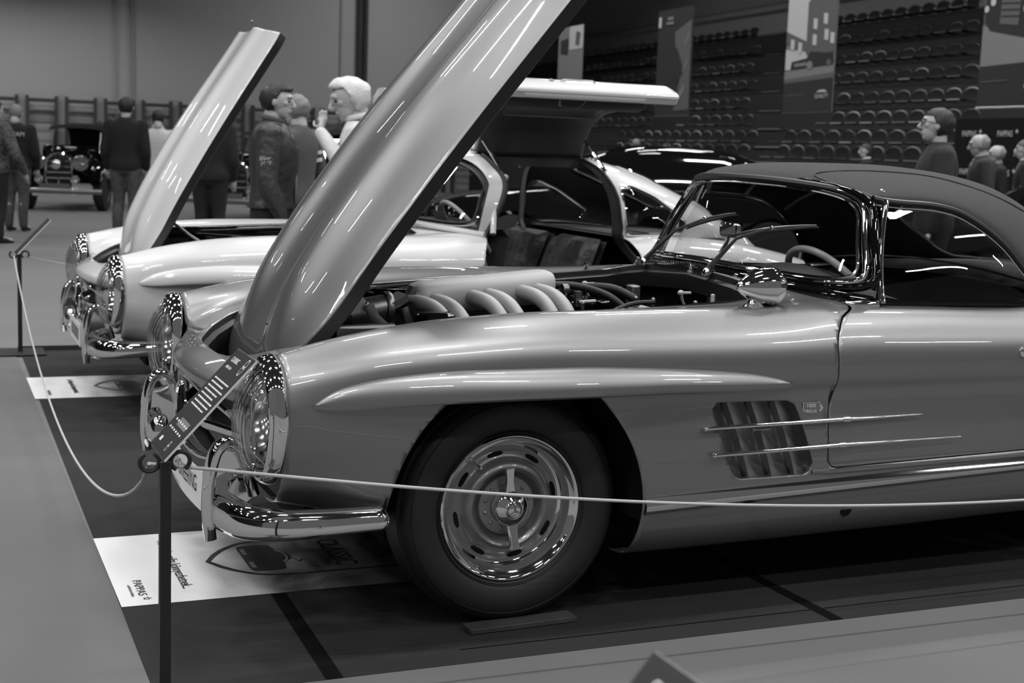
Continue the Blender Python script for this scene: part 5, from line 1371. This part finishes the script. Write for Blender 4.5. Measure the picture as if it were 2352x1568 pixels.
def person(label, px, depth, H, face, top='cloth_d', legs='cloth_d', skin='skin', hair='hair_d', style='short', arms=((0, 0), (0, 0)), lean=0., head=(0, 0), build=1., vox=.016, collar=None, glasses=False,
           armpts=None, fem=False, hem=.47, shoes='cloth_k', group=None, sleeve=True, openfront=None, fist=None, hs=1.):
    """face: degrees, 0 = towards the picture's right, 90 = away from the camera, 180 = left"""
    g = CAM_P + (FWD + RIGHT * ((px - 1176) / 3186.73)) * depth
    root = empty('person', (g.x, g.y, .0045 if -1 < g.x < 9 and g.y < 5.6 else 0), math.radians(face) - .40207, label=label, cat='person', group=group)
    k = H; b = build
    ln = math.radians(lean)
    def L(p):     # lean the upper body forward about the hips
        x, y, z = p[0] * k, p[1] * k, p[2] * k; hz = .52 * k
        if z > hz:
            d = z - hz; x, z = x + d * math.sin(ln), hz + d * math.cos(ln)
        return (x, y, z)
    sh = .112 if not fem else .098
    def arm(s, extra=0.):
        if armpts and armpts[0 if s > 0 else 1]: a = armpts[0 if s > 0 else 1]
        else:
            f, o = arms[0 if s > 0 else 1]
            a = [(0, s * sh, .812), (-.010 + f * .3, s * (sh + .030 + o), .635), (.030 + f, s * (sh + .028 + o * .6), .50), (.045 + f, s * (sh + .025 + o * .5), .455)]
        return [L(p) for p in a]
    tor = lambda e: [(0, 0, .485 * k, (.062 + e) * k * b, (.088 + e) * k * b), (-.002 * k, 0, .53 * k, (.064 + e) * k * b, (.093 + e) * k * b), (0, 0, .60 * k, (.060 + e) * k * b, (.080 + e) * k * b), (.004 * k, 0, .68 * k, (.066 + e) * k * b, (.092 + e) * k * b), (.002 * k, 0, .755 * k, (.066 + e) * k * b, (.104 + e) * k * b), (-.004 * k, 0, .812 * k, (.050 + e) * k * b, (.098 + e) * k * b), (-.006 * k, 0, .846 * k, (.034 + e) * k * b, (.050 + e) * k)]
    def torso(mb, e, z0=0.):
        m = MB(); stack(m, [s for s in tor(e) if s[2] > z0 * k - 1e-6]); m.map(lambda p: L((p[0] / k, p[1] / k, p[2] / k))); mb.merge(m)
    # ---- body
    m = MB(); torso(m, -.004)
    neck = [L((-.010, 0, .79)), L((-.004, 0, .835)), L((.004, 0, .88))]; limb(m, neck, [.044 * k, .033 * k, .032 * k])
    for s in (-1, 1):
        a = arm(s); limb(m, a[:3], [.026 * k * b, .023 * k * b, .016 * k])
        w, h = Vector(a[2]), Vector(a[3]); d = (h - w).normalized(); up = Vector((0, 0, 1)) if abs(d.z) < .8 else Vector((1, 0, 0)); q = d.cross(up).normalized(); r = q.cross(d)
        pa = w + d * .045 * k; limb(m, [w, w + d * .02 * k, pa], [.016 * k, .020 * k, .022 * k], flat=.55)
        cu = r * (.012 * k) if not fist else Vector(fist) * .02
        for f, (off, ln_) in enumerate(((-.015, .036), (-.005, .042), (.005, .040), (.014, .032))):
            p0 = pa + q * off * k + d * .010 * k; limb(m, [p0, p0 + d * ln_ * .5 * k + cu * .4, p0 + d * ln_ * .9 * k + cu * 1.6], [.0052 * k, .0048 * k, .004 * k], 8)
        p0 = w + d * .022 * k - q * .014 * k; limb(m, [p0, p0 + (d * .6 - q * .8) * .02 * k, p0 + (d - q * .5) * .034 * k], [.006 * k, .0055 * k, .0045 * k], 8)
        hp = Vector((0, s * .048 * k, .50 * k)); kn = Vector((.012 * k, s * .052 * k, .275 * k)); an = Vector((-.012 * k, s * .056 * k, .045 * k)); limb(m, [hp, kn, Vector((-.012 * k, s * .054 * k, .19 * k)), an], [.048 * k, .033 * k, .032 * k, .020 * k]); limb(m, [an, an + Vector((.05 * k, 0, -.02 * k)), an + Vector((.10 * k, s * .008 * k, -.025 * k))], [.022 * k, .020 * k, .016 * k])
    body = remesh(m, max(vox * .8, .011), 2)
    # ---- head, turned and nodded on the neck
    hc = Vector(L((.014, 0, .927))); hr = Matrix.Rotation(math.radians(head[0]), 3, 'Z') @ Matrix.Rotation(math.radians(head[1]), 3, 'Y')
    u = .070 * k * hs          # half head height
    hm = MB(); hm.ball((-.06 * u, 0, .12 * u), (.92 * u * .95, .70 * u, .86 * u), 20, 14); hm.ball((.24 * u, 0, -.38 * u), (.50 * u, .50 * u, .62 * u), 16, 10)
    hm.ball((.50 * u, 0, -.74 * u), (.20 * u, .24 * u, .18 * u), 10, 8); hm.ball((.72 * u, 0, .30 * u), (.14 * u, .44 * u, .12 * u), 12, 8)
    limb(hm, [Vector((.78 * u, 0, .22 * u)), Vector((.90 * u, 0, -.02 * u)), Vector((.99 * u, 0, -.20 * u)), Vector((.84 * u, 0, -.26 * u))], [.07 * u, .085 * u, .115 * u, .10 * u], 8)
    hm.ball((.70 * u, 0, -.46 * u), (.13 * u, .20 * u, .055 * u), 10, 6); hm.ball((.68 * u, 0, -.56 * u), (.12 * u, .17 * u, .06 * u), 10, 6)
    for s in (-1, 1):
        hm.ball((.50 * u, s * .36 * u, -.06 * u), (.20 * u, .20 * u, .16 * u), 10, 6); hm.ball((-.02 * u, s * .70 * u, -.04 * u), (.15 * u, .07 * u, .24 * u), 10, 8)
    limb(hm, [Vector((-.25 * u, 0, -.35 * u)), Vector((-.32 * u, 0, -1.1 * u))], [.42 * u, .44 * u])
    hm = remesh(hm, max(vox * .32, .0055), 1).map(lambda p: hc + hr @ Vector(p))
    body.merge(hm).build('body', skin, root, weld=False, fixn=False, angle=180)
    hd = lambda mb: mb.map(lambda p: hc + hr @ Vector(p))
    for s in (-1, 1):
        hd(MB().ball((.70 * u, s * .27 * u, .06 * u), (.09 * u, .11 * u, .065 * u), 10, 6)).build('eye', 'eye', root)
        hd(MB().tube([(.80 * u, s * .12 * u, .24 * u), (.80 * u, s * .28 * u, .29 * u), (.66 * u, s * .46 * u, .24 * u)], [.03 * u, .045 * u, .025 * u], 6)).build('eyebrow', hair, root)
    # ---- hair
    if style:
        h = MB(); h.ball((-.09 * u, 0, .15 * u), (.95 * u, .745 * u, .89 * u), 28, 20)
        def keep(p):
            x, y, z = p[0] / u, p[1] / u, p[2] / u
            if style == 'bald': return (-.05 - x) + (.10 if z < .2 else -.6 * (z - .2)) if z > -.55 else -1
            fr = {'short': .52, 'long': .42, 'quiff': .56, 'receding': .62}[style]
            line = fr if x > .28 else lerp(-.05, fr, sstep(-.02, .28, x)) if x > -.02 else (-.62 if style != 'long' else -1.2)
            return z - line
        h = h.clip(keep)
        if style in ('quiff', 'short'): h.map(lambda p: (p[0] + (.14 * u if style == 'quiff' and p[2] > .6 * u else 0), p[1], p[2] + (.12 * u * sstep(-.2, .7, p[0] / u) * sstep(.4, .9, p[2] / u) if style == 'quiff' else 0)))
        rnd = random.Random(int(px)); amp = .05 * u
        h.map(lambda p: tuple(Vector(p) * (1 + .05 * math.sin(p[0] / u * 9 + 1.7 * math.sin(p[1] / u * 7)) * math.cos(p[2] / u * 8 + p[1] / u * 3))))
        hd(h).build('hair', hair, root, solid=.006, off=-1, angle=180)
        if style == 'long':
            h2 = MB(); limb(h2, [Vector((-.3 * u, 0, .1 * u)), Vector((-.45 * u, 0, -.7 * u)), Vector((-.5 * u, 0, -1.3 * u))], [.72 * u, .62 * u, .45 * u], 14); hd(h2).build('hair_length', hair, root)
    # ---- clothes
    m = MB(); torso(m, .008, hem)
    stack(m, [(-.006 * k, 0, .80 * k, .05 * k, .085 * k), (-.004 * k, 0, .845 * k, .040 * k, .055 * k), (-.002 * k, 0, .860 * k, .037 * k, .042 * k)]) if lean == 0 else None
    for s in (-1, 1):
        a = arm(s)
        if sleeve: limb(m, [a[0], a[1], Vector(a[1]).lerp(Vector(a[2]), .5), a[2]], [.040 * k * b, .034 * k * b, .030 * k * b, .024 * k])
        else: limb(m, [a[0], Vector(a[0]).lerp(Vector(a[1]), .6)], [.040 * k * b, .036 * k * b])
    remesh(m, vox, 2).build('jacket' if top in ('satin',) else 'top', top, root, weld=False, fixn=False, angle=180)
    m = MB(); stack(m, [(0, 0, .46 * k, .055 * k * b, .085 * k * b), (0, 0, .50 * k, .068 * k * b, .097 * k * b), (0, 0, .565 * k, .064 * k * b, .088 * k * b)])
    for s in (-1, 1):
        limb(m, [Vector((0, s * .050 * k, .50 * k)), Vector((.012 * k, s * .054 * k, .275 * k)), Vector((-.012 * k, s * .056 * k, .16 * k)), Vector((-.012 * k, s * .058 * k, .045 * k))], [.058 * k * b, .043 * k, .040 * k, .034 * k])
    remesh(m, vox, 2).build('trousers', legs, root, weld=False, fixn=False, angle=180)
    for s in (-1, 1):
        m = MB(); c = Vector((.02 * k, s * .058 * k, 0)); P = []
        for x, w, h_ in ((-.050, .012, .030), (-.045, .020, .045), (-.02, .023, .050), (.02, .023, .042), (.05, .027, .028), (.075, .024, .020), (.09, .012, .012)):
            P.append([(c.x + x * k, c.y + w * k * math.cos(a), max(0.001, .0 + (h_ * k * .5) + (h_ * k * .5) * math.sin(a))) for a in [2 * PI * j / 10 for j in range(10)]])
        m.grid(P, cv=True); m.f += [tuple(range(10)), tuple(range(len(m.v) - 10, len(m.v)))]; m.build('shoe', shoes, root)
    if collar:
        m = MB(); ring = [L((-.002 + .042 * math.cos(a), .044 * math.sin(a), .862 - .010 * math.cos(a))) for a in np.linspace(0, 2 * PI, 25)[:-1]]
        m.tube(ring, .010 * k, 8, closed=True, flat=.5); m.build('collar', collar, root)
    if openfront:
        m = MB(); m.grid([[L((xx * b + .007, y, z)) for z, xx in ((.840,.034),(.80,.054),(.76,.068),(.70,.070),(.62,.067),(.56,.066))] for y in (-.020, 0, .020)]); m.map(lambda p: (p[0] - .0 * k, p[1], p[2])); m.build('shirt_front', openfront, root, solid=.006)
    if glasses:
        m = MB()
        for s in (-1, 1):
            m.tube([(.88 * u, s * .30 * u + .17 * u * math.cos(a), .05 * u + .15 * u * math.sin(a)) for a in np.linspace(0, 2 * PI, 17)[:-1]], .022 * u, 6, closed=True)
            m.tube([(.86 * u, s * .46 * u, .10 * u), (.45 * u, s * .69 * u, .12 * u), (-.05 * u, s * .76 * u, .10 * u)], .025 * u, 6)
        m.tube([(.90 * u, -.13 * u, .08 * u), (.93 * u, 0, .10 * u), (.90 * u, .13 * u, .08 * u)], .022 * u, 6); hd(m).build('glasses', 'lensg', root)
    return root, L, hc, u, k

def crowd():
    V = Vector
    # seen from behind, on the left
    r, L, hc, u, k = person('man in a black sweatshirt with white lettering on the back, short grey hair', 42, 19.3, 1.72, 90, 'cloth_k', 'jeans', hair='hair_g', style='short', build=1.22, head=(0, 18), arms=((.03, .01), (.03, .01)), vox=.018)
    text('PIT TEAM', .085, 'print_a', r, frame(V(L((-.095, 0, .765))) , (0, -1, 0), (.08, 0, 1)), name='back_lettering')
    person('man in a plain black sweater and blue-grey jeans seen from behind', 290, 18.5, 1.85, 90, 'cloth_k', 'jeans', style='short', build=1.12, vox=.017)
    person('man in a white shirt and black trousers seen from behind', 362, 19.6, 1.72, 90, 'cloth_w', 'cloth_k', hair='hair_d', style='short', build=1.15, head=(10, 22), collar='cloth_w', vox=.018)
    person('person in a patterned jacket cut by the left edge of the picture', -8, 17.0, 1.72, 60, 'camo', 'cloth_k', build=1.2, arms=((.04, .05), (.10, .05)), vox=.018, hem=.44)
    person('person in a dark vest with pale sleeves beside the vintage car', 232, 28.5, 1.64, 80, 'cloth_m', 'cloth_k', hair='hair_d', build=.95, vox=.02)
    person('person dressed all in black behind the raised white hood', 480, 15.8, 1.80, 90, 'cloth_k', 'cloth_k', style='short', build=1.25, vox=.017)
    # two men talking
    r, L, hc, u, k = person('young man in a dark bomber jacket with script on its sleeve, in profile', 622, 9.0, 1.70, 4, 'satin', 'cloth_k', style='quiff', build=1.22, hs=.94, arms=((.0, .0), (.02, .004)), head=(-6, 4), vox=.0105, collar='cloth_m', hem=.49, openfront='cloth_l')
    a = V(L((-.012, -.1735, .705)))
    text('Silver', .036, 'print_a', r, frame(a + V((0, -.004, .020)), (1, 0, .06), (0, 0, 1)), name='sleeve_lettering', xs=.9, shear=.35)
    text('1987', .040, 'print_a', r, frame(a + V((0.004, -.006, -.014)), (1, 0, .06), (0, 0, 1)), name='sleeve_lettering', xs=.85, shear=.25)
    r2, L2, _, _, _ = person('fair-haired man in a dark sweater with two pale sleeve stripes', 676, 11.2, 1.71, 150, 'cloth_m', 'cloth_k', hair='hair_g', style='short', build=1.05, head=(8, 6), arms=((.02, .02), (.02, .02)), vox=.014)
    for z in (.735, .70):
        for s in (-1, 1):
            c0, c1 = V(L2((-.003, s * .122, z + .008))), V(L2((-.004, s * .125, z - .008))); MB().tube([c0, c1], .0405 * 1.71, 18).build('sleeve_stripe', 'cloth_w', r2)
    # white-haired man, hand to his mouth
    k_ = 1.66
    person('white-haired man in a pale shirt holding a hand to his mouth', 836, 9.1, 1.745, 186, 'cloth_w', 'cloth_m', hair='hair_w', style='quiff', lean=8, head=(12, 16), build=1.02, vox=.0095, collar='cloth_w', hs=1.14,
           armpts=([(0, .108, .805), (.05, .150, .66), (.135, .05, .80), (.118, .006, .858)], [(0, -.108, .805), (-.01, -.14, .635), (.06, -.12, .50), (.07, -.11, .46)]))
    for px, d, h_, lb, f in ((724, 28, 1.68, 'distant visitor in a grey coat behind the two men talking', 100), (744, 29.5, 1.64, 'distant visitor with dark hair, beside the visitor in grey', 90)):
        person(lb, px, d, h_, f, 'cloth_m' if px == 724 else 'cloth_d', 'cloth_k', build=1.05, vox=.022)
    # right-hand side
    person('distant bald person in a pale top beyond the dark saloon roof', 1440, 30, 1.70, 90, 'cloth_l', 'cloth_d', style='bald', hair='hair_g', build=1.1, vox=.03)
    person('distant small person in a pale top right of the bald one', 1506, 29, 1.58, 90, 'cloth_l', 'cloth_d', hair='hair_m', vox=.03)
    person('distant dark-haired woman with a white collar, facing left', 1962, 22.5, 1.655, 180, 'cloth_k', 'cloth_k', hair='hair_d', style='long', collar='cloth_w', fem=True, vox=.020)
    person('young man with dark hair and thin glasses in a black sweater, facing left', 2122, 10.1, 1.735, 172, 'cloth_d', 'cloth_k', hair='hair_d', style='short', glasses=True, head=(-6, -6), build=1.12, vox=.011)
    person('older balding man in a dark jacket over a pale shirt', 2230, 15.8, 1.708, 172, 'cloth_d', 'cloth_d', skin='skin_d', hair='hair_g', style='bald', lean=5, head=(0, 8), build=1.15, vox=.014, openfront='cloth_l', collar='cloth_l')
    person('woman in a black jacket and white blouse at the right edge', 2322, 17.0, 1.69, 160, 'cloth_k', 'cloth_k', hair='hair_m', style='long', fem=True, openfront='cloth_w', collar='cloth_w', vox=.014)
    person('person partly hidden behind the balding man and the woman', 2257, 17.5, 1.62, 180, 'cloth_k', 'cloth_k', skin='skin_d', hair='hair_g', style='bald', vox=.02)

# ------------------------------------------------------------------ cars in the background
def vintage_car(px, depth, label, face=0., wide=1.):
    g = CAM_P + (FWD + RIGHT * ((px - 1176) / 3186.73)) * depth
    c = empty('vintage_car', (g.x, g.y, 0), -.40207 + math.radians(face), label=label, cat='car', group=None)
    # local: x across the picture, y away, z up; the nose points to the camera
    K = 'black_paint'
    for s in (-1, 1):
        P = []
        for y, z, w, h in ((-.35,.50,.10,.06),(-.30,.66,.15,.10),(-.12,.78,.17,.09),(.15,.80,.18,.09),(.45,.66,.18,.08),(.70,.45,.18,.07),(.95,.36,.18,.04)):
            P.append([(s * .64 + w * math.cos(a), y, z + h * math.sin(a)) for a in [2 * PI * k / 14 for k in range(14)]])
        MB().grid(P, cv=True).build('front_wing', K, c)
        MB().lathe([(.36,-.08),(.375,-.05),(.375,.05),(.36,.08),(.22,.09),(.20,.05),(.05,.06),(0,.06)], 28, o=(s * .66, .10, .375), ax='x').build('wheel', 'rubber', c)
        MB().lathe([(0,.16),(.06,.13),(.115,.06),(.135,.0),(.140,-.02),(.130,-.03)], 24, o=(s * .375, -.34, .86), ax='y').build('headlamp_shell', 'chrome', c)
        MB().lathe([(.132,-.03),(.08,-.045),(0,-.05)], 24, o=(s * .375, -.34, .86), ax='y').build('headlamp_glass', 'lens', c)
        MB().lathe([(0,.10),(.05,.06),(.075,.0),(.078,-.01)], 18, o=(s * .31, -.48, .56), ax='y').build('fog_lamp', 'chrome', c)
        MB().box((s * .33, -.62, .34), (.12, .04, .14)).build('bumper_guard', 'chrome', c, bevel=.01)
        MB().tube([(s * .44, .95, 1.02), (s * .42, 1.10, 1.40)], .030, 8).build('windscreen_post', 'chrome', c)
        MB().tube([(s * .40, -.15, .80), (s * .20, -.30, .84)], .02, 6).build('lamp_bracket', 'chrome', c)
    MB().lathe([(0,.06),(.06,.04),(.085,0),(.085,-.015),(.07,-.03),(0,-.04)], 20, o=(0, -.56, .82), ax='y').build('spot_lamp', 'chrome', c)
    P = []
    for z, w in ((.40,.20),(.60,.23),(.80,.23),(.92,.20),(1.0,.10),(1.02,.01)): P.append([(x * w, -.34 - .02 * (1 - abs(x)), z) for x in (-1, -.5, 0, .5, 1)])
    r = empty('radiator', parent=c); MB().grid(P).build('radiator_core', 'black', r)
    for z in (.48, .58, .68, .78, .88): MB().tube([(-.21, -.365, z), (.21, -.365, z)], .009, 6).build('radiator_slat', 'chrome', r)
    rim = [(p[0][0], -.35, p[0][2]) for p in P] + [(p[-1][0], -.35, p[-1][2]) for p in reversed(P)]; MB().tube(rim, .022, 8, closed=True).build('radiator_shell', 'chrome', r)
    MB().tube([(0, -.37, .40), (0, -.37, 1.0)], .010, 6).build('radiator_bar', 'chrome', r)
    MB().tube([(0, -.34, 1.02), (0, -.34, 1.09)], .012, 6).ball((0, -.34, 1.10), .03, 8, 6).build('radiator_cap', 'chrome', r)
    P = []
    for y, w, z in ((-.33,.22,1.0),(.2,.30,1.05),(.9,.42,1.09),(1.0,.50,1.08)): P.append([(w * math.cos(a), y, .55 + (z - .55) * max(0, math.sin(a)) ** .6) for a in [PI * k / 16 for k in range(17)]])
    MB().grid(P).build('bonnet', K, c)
    MB().box((0, 1.9, .80), (1.30, 1.9, .70)).build('cabin_body', K, c, bevel=.08)
    MB().grid([[(x, y, z + .05 * (1 - (x / .55) ** 2)) for x in np.linspace(-.55, .55, 9)] for y, z in ((1.08,1.42),(1.3,1.50),(2.2,1.50),(2.6,1.40),(2.75,1.0))]).build('fabric_roof', 'matte', c)
    MB().add([(-.44,1.0,1.04),(.44,1.0,1.04),(.42,1.12,1.40),(-.42,1.12,1.40)], [(0,1,2,3)]).build('windscreen', 'glass', c); MB().tube([(-.44,.98,1.03),(.44,.98,1.03)], .018, 6).build('screen_sill', 'chrome', c)
    MB().tube([(-.80,-.60,.36),(-.4,-.66,.36),(.4,-.66,.36),(.80,-.60,.36)], .045, 10, flat=.5).build('bumper', 'dull', c)
    MB().box((0, -.66, .43), (.52, .01, .12)).build('number_plate', 'print_g', c)
    return c
def saloon(loc, rz, label, paint='black_paint'):
    c = empty('dark_saloon', loc, rz, label=label, cat='car')
    top = interp([-2.3,-2.2,-1.5,-.9,-.75,.0,.6,1.2,1.9,2.25,2.3], [.55,.72,.88,.94,.96,1.0,1.0,.98,1.0,.85,.6]); wd = interp([-2.3,-2.0,-1.2,1.5,2.1,2.3], [.55,.80,.90,.90,.80,.65])
    xs = np.linspace(-2.3, 2.3, 70); g = MB().grid([[(x, wd(x) * q[0], .22 + (top(x) - .22) * q[1]) for q in [(-.95,0),(-1,.25),(-1,.6),(-.97,.85),(-.85,.97),(-.5,1.02),(0,1.03),(.5,1.02),(.85,.97),(.97,.85),(1,.6),(1,.25),(.95,0)]] for x in xs])
    for cx in (-1.4, 1.4): g = g.clip(lambda p: math.hypot(p[0] - cx, p[2] - .33) - .38 if abs(p[1]) > .5 else 9)
    g.build('body', paint, c)
    roof = interp([-.95,-.4,.2,.9,1.5,1.95], [.95,1.33,1.44,1.42,1.25,.99]); P = []
    for x in np.linspace(-.95, 1.95, 40):
        h = roof(x); b = .95; P.append([(x, s_, b + (h - b) * z) for s_, z in [(-.80,0),(-.72,.5),(-.62,.85),(-.5,.97),(-.25,1),(0,1.01),(.25,1),(.5,.97),(.62,.85),(.72,.5),(.80,0)]])
    r = MB().grid(P); win = poly_sdf(round_poly([(-.62,.98),(-.22,1.33),(.95,1.35),(1.55,1.06),(1.5,.98)], .06))
    gl = r.clip(lambda p: -win(p[0], p[2]) if abs(p[1]) > .55 else -9); r = r.clip(lambda p: win(p[0], p[2]) if abs(p[1]) > .55 else 9)
    sc = lambda p: (1 if p[0] < -.2 or p[0] > 1.05 else -1) * (.05 if abs(p[1]) < .62 and p[2] < 1.33 + .0 else -.05)
    r.build('roof', paint, c); gl.build('side_glass', 'glass_dark', c)
    for s in (-1, 1):
        MB().tube([(x, s * (.805 if x < 9 else 0), .965) for x in np.linspace(-.8, 1.75, 14)], .010, 6).build('waist_trim', 'chrome', c)
        MB().ball((-.62, s * .98, 1.0), (.10, .10, .07), 12, 8).build('door_mirror', paint, c)
        for cx in (-1.4, 1.4): MB().lathe([(.33,.06),(.335,.10),(.335,-.1),(.2,-.11),(.05,-.1),(0,-.1)], 28, o=(cx, s * .80, .335), ax='y').build('wheel', 'rubber', c)
    return c
M['glass_dark'] = mat('tinted_glass', .004, .03, 0., 1.)
def background_cars():
    vintage_car(150, 25.2, 'black vintage car with big chrome headlamps, facing the camera at left', 4)
    vintage_car(556, 23.5, 'second vintage car with a bright radiator, mostly hidden behind the man in the jacket', -12)
    vintage_car(838, 17.5, 'third vintage car, mostly hidden behind the raised silver hood', 14)
    saloon(tuple(at(1440, 400, 15.5).xy) + (0,), -.0 - .25, 'black saloon car with a curved roof, beyond the white coupe')
    saloon(tuple(at(2500, 400, 12.2).xy) + (0,), -.40, 'dark car at the right edge of the picture').scale = (.92, .92, .91)
# ------------------------------------------------------------------ light
def lamp_strip(x, y, z, L=1.5, W=.14, e=120, rz=0.):
    l = bpy.data.lights.new('hall_and_fill_lamp', 'AREA'); l.shape = 'RECTANGLE'; l.size = L; l.size_y = W; l.energy = e; l.spread = math.radians(148)
    o = bpy.data.objects.new('hall_and_fill_lamp', l); COL.objects.link(o); o.location = (x, y, z); o.rotation_euler = (0, 0, rz); return o
def lighting():
    w = bpy.data.worlds.new('hall'); SC.world = w; w.use_nodes = True
    b = w.node_tree.nodes['Background']; b.inputs[0].default_value = (1, 1, 1, 1); b.inputs[1].default_value = .10
    for i in range(-4, 4):
        for j in range(-2, 8):
            x, y = i * 5.2 + 1.6 + (1.3 if j % 2 else 0), j * 4.6 - .4
            if y > 12 and ((i + j) % 2 or x > 12): continue
            if y > 24 and x > 4: continue
            lamp_strip(x, y, 9.0, 1.4, .15, 135 if y < 12 else 85)
    o = Vector((CAM_P.x, CAM_P.y, 0)); U = Vector((math.sin(TA), math.cos(TA), 0)); N = Vector((math.cos(TA), -math.sin(TA), 0))
    for s in (13, 19, 25, 31, 37):  # extra unseen lamps, added to brighten the seating stand
        p = o + U * s + N * 11.0; lamp_strip(p.x, p.y, 9.5, 1.4, .15, 210)
    for px, d in ((-350, 35.5), (-60, 36), (230, 37)):  # low unseen lamps added to lighten the left part of the far wall
        p = CAM_P + (FWD + RIGHT * ((px - 1176) / 3186.73)) * d; lamp_strip(p.x, p.y, 6.0, 1.4, .15, 58)
    vs = SC.view_settings; SC.display_settings.display_device = 'sRGB'
    vs.view_transform = 'Standard'; vs.look = 'None'; vs.exposure = 0; vs.gamma = 1; vs.use_curve_mapping = False
    SC.cycles.max_bounces = 8; SC.cycles.transparent_max_bounces = 12; SC.cycles.caustics_reflective = False; SC.cycles.caustics_refractive = False
    SC.cycles.sample_clamp_indirect = 4
roadster(); coupe(); hall(); stand(); background_cars(); crowd()
lighting()
